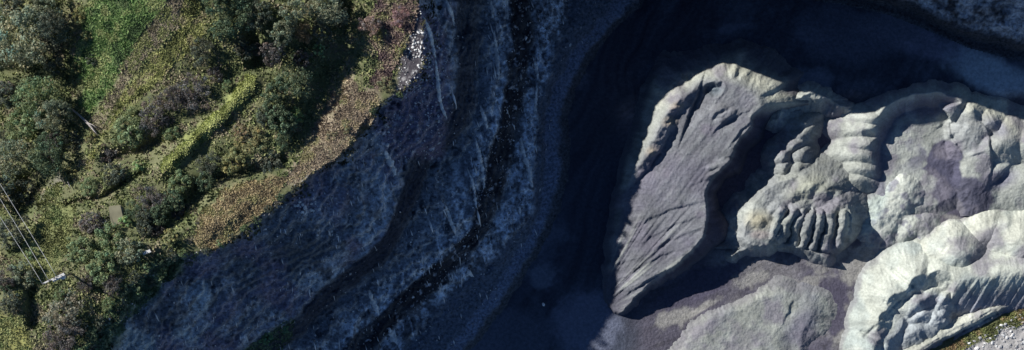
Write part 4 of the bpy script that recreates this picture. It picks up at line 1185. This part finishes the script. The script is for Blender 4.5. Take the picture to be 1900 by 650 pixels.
# ------------------------------------------------------------------ stones
def rock_mesh(seed, mat, flat=.7):
    import bmesh
    bm = bmesh.new(); bmesh.ops.create_icosphere(bm, subdivisions=1, radius=1)
    rg = random.Random(seed)
    for w in bm.verts:
        w.co *= rg.uniform(.7, 1.15); w.co.z *= flat
    me = bpy.data.meshes.new('stone'); bm.to_mesh(me); bm.free(); me.materials.append(mat)
    return me
CH = [rock_mesh(i, M_CHALK) for i in range(5)]; GR = [rock_mesh(20 + i, M_GREYROCK) for i in range(4)]
def stone(u, v, r, lib, label, group, rg):
    zz = gz1(u, v); x, y, z = P(u, v, zz)
    o = bpy.data.objects.new('chalk_stone' if lib is CH else 'stone', rg.choice(lib)); COL.objects.link(o)
    o.location = (x, y, z + r * .15); o.rotation_euler = (rg.uniform(-.3, .3), rg.uniform(-.3, .3), rg.uniform(0, 6.28))
    o.scale = (r * rg.uniform(.8, 1.4), r * rg.uniform(.6, 1.1), r * rg.uniform(.6, 1))
    return tag(o, label, 'stone', group)
rg = random.Random(11)
for i in range(170):
    t_ = rg.random(); cu = np.interp(t_, [0, .4, .7, 1], [774, 786, 792, 790]) + rg.gauss(0, 17); cv = np.interp(t_, [0, .4, .7, 1], [70, 125, 180, 260]) + rg.gauss(0, 10)
    stone(cu, cv, rg.choice((.10, .13, .16, .22, .32)) * rg.uniform(.6, 1.1), CH, 'white chalk stone scattered over the rocky rim beside the reddish scrub', 'white chalk stones on the rocky rim', rg)
for (cu, cv, n, sp, lab) in ((560, 388, 26, 14, 'white chalk stone in the cluster just below the rim grass'), (620, 436, 5, 5, 'white chalk stone in the small isolated patch on the shaded slope'), (848, 432, 20, 16, 'white chalk stone near the bend of the dark bench')):
    for i in range(n):
        stone(cu + rg.gauss(0, sp), cv + rg.gauss(0, sp * .7), rg.uniform(.12, .38), CH, lab, lab.replace('white chalk stone', 'chalk stones'), rg)
stone(1058, 84, .42, CH, 'single white boulder on the shaded track', None, rg)
stone(1008, 565, .42, CH, 'single white boulder on the dark quarry floor', None, rg)
for i in range(90):
    tb = rg.random(); vv = rg.uniform(0, 560); cu = (E3(np.array([vv]))[0] * (1 - tb) + D2R(np.array([vv]))[0] * tb)
    stone(cu, vv, rg.uniform(.10, .2), GR, 'small grey stone lying in the black band between the pale benches', 'grey stones in the dark band', rg)
n_r = 0
while n_r < 200:
    cu = rg.uniform(1740, 1910); cv = rg.uniform(570, 660); dvv = cv - float(verge_line(np.array(cu)))
    if dvv < 26 or dvv > 110: continue
    stone(cu, cv, rg.choice((.10, .14, .18, .26, .36)) * rg.uniform(.8, 1.2), GR if rg.random() < .75 else CH, 'pale rubble stone beyond the grass strip in the bottom right corner', 'rubble stones on the verge', rg); n_r += 1

# loose scree and thin chalk streaks on the wall (uncountable)
def scree():
    rg = np.random.default_rng(77)
    n = 60000
    v = rg.uniform(-15, 665, n); u = rg.uniform(150, 1110, n)
    w = u + fbm(u, v, 70, 4, 11) * 9
    a = RIM(v); e2 = E2(v); d1 = D1R(v); e3 = E3(v); d2 = D2R(v); e4 = E4(v); e5 = E5(v)
    def bd(x0, x1): return ((w > x0) & (w < x1))
    cl = np.clip(fbm(u, v, 34, 3, 72) * 1.2 + .5, 0, 1)
    pr = bd(a, e2) * .16 * cl + bd(d1, e3) * .45 * cl * np.clip((w - d1) / (e3 - d1), .1, 1) + bd(e2, d1) * .04 + bd(e3, d2) * .10 + bd(d2, e4) * .5 * cl + bd(e4, e5) * .03
    rr_ = poly_sdf(u, v, RROCK) > 0
    pr = np.where(rr_, .22, pr)
    m = rg.uniform(0, 1, n) < pr
    u, v = u[m], v[m]; k = len(u)
    st = (rg.uniform(0, 1, k) < .15) & (poly_sdf(u, v, RROCK) < 0) & (u - RIM(v) > 60)
    z = ground_z(u, v); x, y, z = P(u, v, z)
    sz = rg.uniform(.07, .20, k) * np.where(rg.uniform(0, 1, k) < .06, 2.0, 1)
    base = np.array([(1, 0, 0), (-1, 0, 0), (0, 1, 0), (0, -1, 0), (0, 0, .8), (0, 0, -.5)])
    co = base[None] * rg.uniform(.6, 1.3, (k, 6, 1)) + rg.normal(0, .18, (k, 6, 3))
    sc = np.stack([sz, sz * rg.uniform(.6, 1.1, k), sz * rg.uniform(.6, 1, k)], -1)
    sc[st] *= np.array([5.0, .7, 1.0])
    co = co * sc[:, None]
    an = np.where(st, math.radians(-76) + rg.normal(0, .12, k), rg.uniform(0, 6.28, k)); ca, sa = np.cos(an)[:, None], np.sin(an)[:, None]
    co = np.stack([co[..., 0] * ca - co[..., 1] * sa, co[..., 0] * sa + co[..., 1] * ca, co[..., 2]], -1)
    co[..., 0] += x[:, None]; co[..., 1] += y[:, None]; co[..., 2] += (z + sz * .2)[:, None]
    tri = np.array([(0, 2, 4), (2, 1, 4), (1, 3, 4), (3, 0, 4), (2, 0, 5), (1, 2, 5), (3, 1, 5), (0, 3, 5)])
    F = (np.arange(k)[:, None, None] * 6 + tri[None]).reshape(-1, 3)
    b = np.where(st, rg.uniform(.7, .92, k), rg.choice([.18, .28, .4, .6, .8], k) * rg.uniform(.8, 1.1, k))
    T = np.repeat(np.stack([b, b, b * 1.0], -1), 6, axis=0)
    tag(mesh_obj('rock_scree', co.reshape(-1, 3), F, M_GRASS, None, np.clip(T, 0, .92)), 'loose pale rubble strewn over the shaded quarry benches', 'scree', kind='stuff')
    print('scree', k)
scree()

# chalk seams: ragged white outcrops along the benches
def seam(pts, wid, label, seed):
    rg = np.random.default_rng(seed)
    p = np.array(pts, float); seg = np.hypot(*np.diff(p, axis=0).T); L = seg.sum(); cum = np.concatenate([[0], np.cumsum(seg)])
    n = max(14, int(L / .8)); V, F = [], []
    ico = [(Vector(w.co)) for w in CH[0].vertices]; fcs = [tuple(f.vertices) for f in CH[0].polygons]
    ss = rg.uniform(0, L, n); zs = ground_z(np.interp(ss, cum, p[:, 0]), np.interp(ss, cum, p[:, 1]))
    for i in range(n):
        s_ = ss[i]; u0 = np.interp(s_, cum, p[:, 0]); v0 = np.interp(s_, cum, p[:, 1])
        dx = np.interp(min(s_ + 2, L), cum, p[:, 0]) - np.interp(max(s_ - 2, 0), cum, p[:, 0]); dy = np.interp(min(s_ + 2, L), cum, p[:, 1]) - np.interp(max(s_ - 2, 0), cum, p[:, 1])
        a = math.atan2(-dy, dx) + rg.normal(0, .15)
        taper = math.sin(math.pi * min(max(s_ / L, .02), .98)) ** .5
        x, y, z = P(u0 + rg.normal(0, .7), v0 + rg.normal(0, .7), zs[i])
        l, w, h = rg.uniform(.25, .6), wid * rg.uniform(.5, 1.3) * taper, wid * rg.uniform(.5, 1.0) + .06
        ca, sa = math.cos(a), math.sin(a); o = len(V)
        for c in ico:
            V.append((x + c.x * l * ca - c.y * w * sa, y + c.x * l * sa + c.y * w * ca, z + c.z * h))
        F += [tuple(k + o for k in f) for f in fcs]
    if V:
        tag(mesh_obj('chalk_seam', V, F, M_CHALK), label, 'rock seam', 'white chalk seams in the quarry wall')
S_ = [([(786, 32), (796, 60), (803, 88), (808, 108)], .16, 'white chalk seam at the top edge of the rocky rim'), ([(808, 112), (812, 145), (815, 180), (820, 200), (828, 218)], .13, 'white chalk seam below the first one along the rocky rim'),
      ([(829, 2), (836, 22), (842, 44)], .13, 'short white seam at the top left of the upper bench'), ([(911, 0), (914, 30)], .10, 'faint short white seam at the top of the middle bench'), ([(940, 0), (942, 34)], .09, 'thin white seam at the top edge right of the faint short one'), ([(917, 60), (922, 100), (925, 145)], .12, 'long white seam in the upper part of the middle bench'),
      ([(892, 198), (900, 222), (904, 238)], .12, 'short white seam where the middle bench narrows'), ([(883, 262), (890, 290), (896, 322), (898, 348)], .15, 'bright white seam in the centre of the middle bench'), ([(868, 314), (878, 342), (884, 384)], .08, 'thin brownish-white seam left of the bright central one'),
      ([(993, 114), (998, 142)], .12, 'short white seam on the upper lower bench'), ([(996, 160), (992, 215)], .09, 'thin white seam on the lower bench beside the smooth track'), ([(966, 258), (972, 285), (982, 318), (988, 350)], .16, 'bright white seam on the lower bench'),
      ([(714, 281), (722, 298), (733, 322)], .22, 'isolated slanting white outcrop on the purple slope'), ([(685, 540), (692, 560), (702, 582)], .20, 'white outcrop crossing the bench near the bottom'), ([(722, 611), (728, 622), (735, 634)], .26, 'lowest white outcrop at the bottom edge'),
      ([(826, 382), (836, 408), (846, 436)], .13, 'broken white seam at the bend of the middle bench'), ([(868, 502), (876, 512)], .18, 'small white outcrop on the lower bench'), ([(766, 500), (770, 512)], .10, 'tiny white seam on the middle bench')]
for i, (p_, w_, l_) in enumerate(S_):
    seam(p_, w_ * 2.7, l_, i + 1)
print('objects', len(bpy.data.objects))
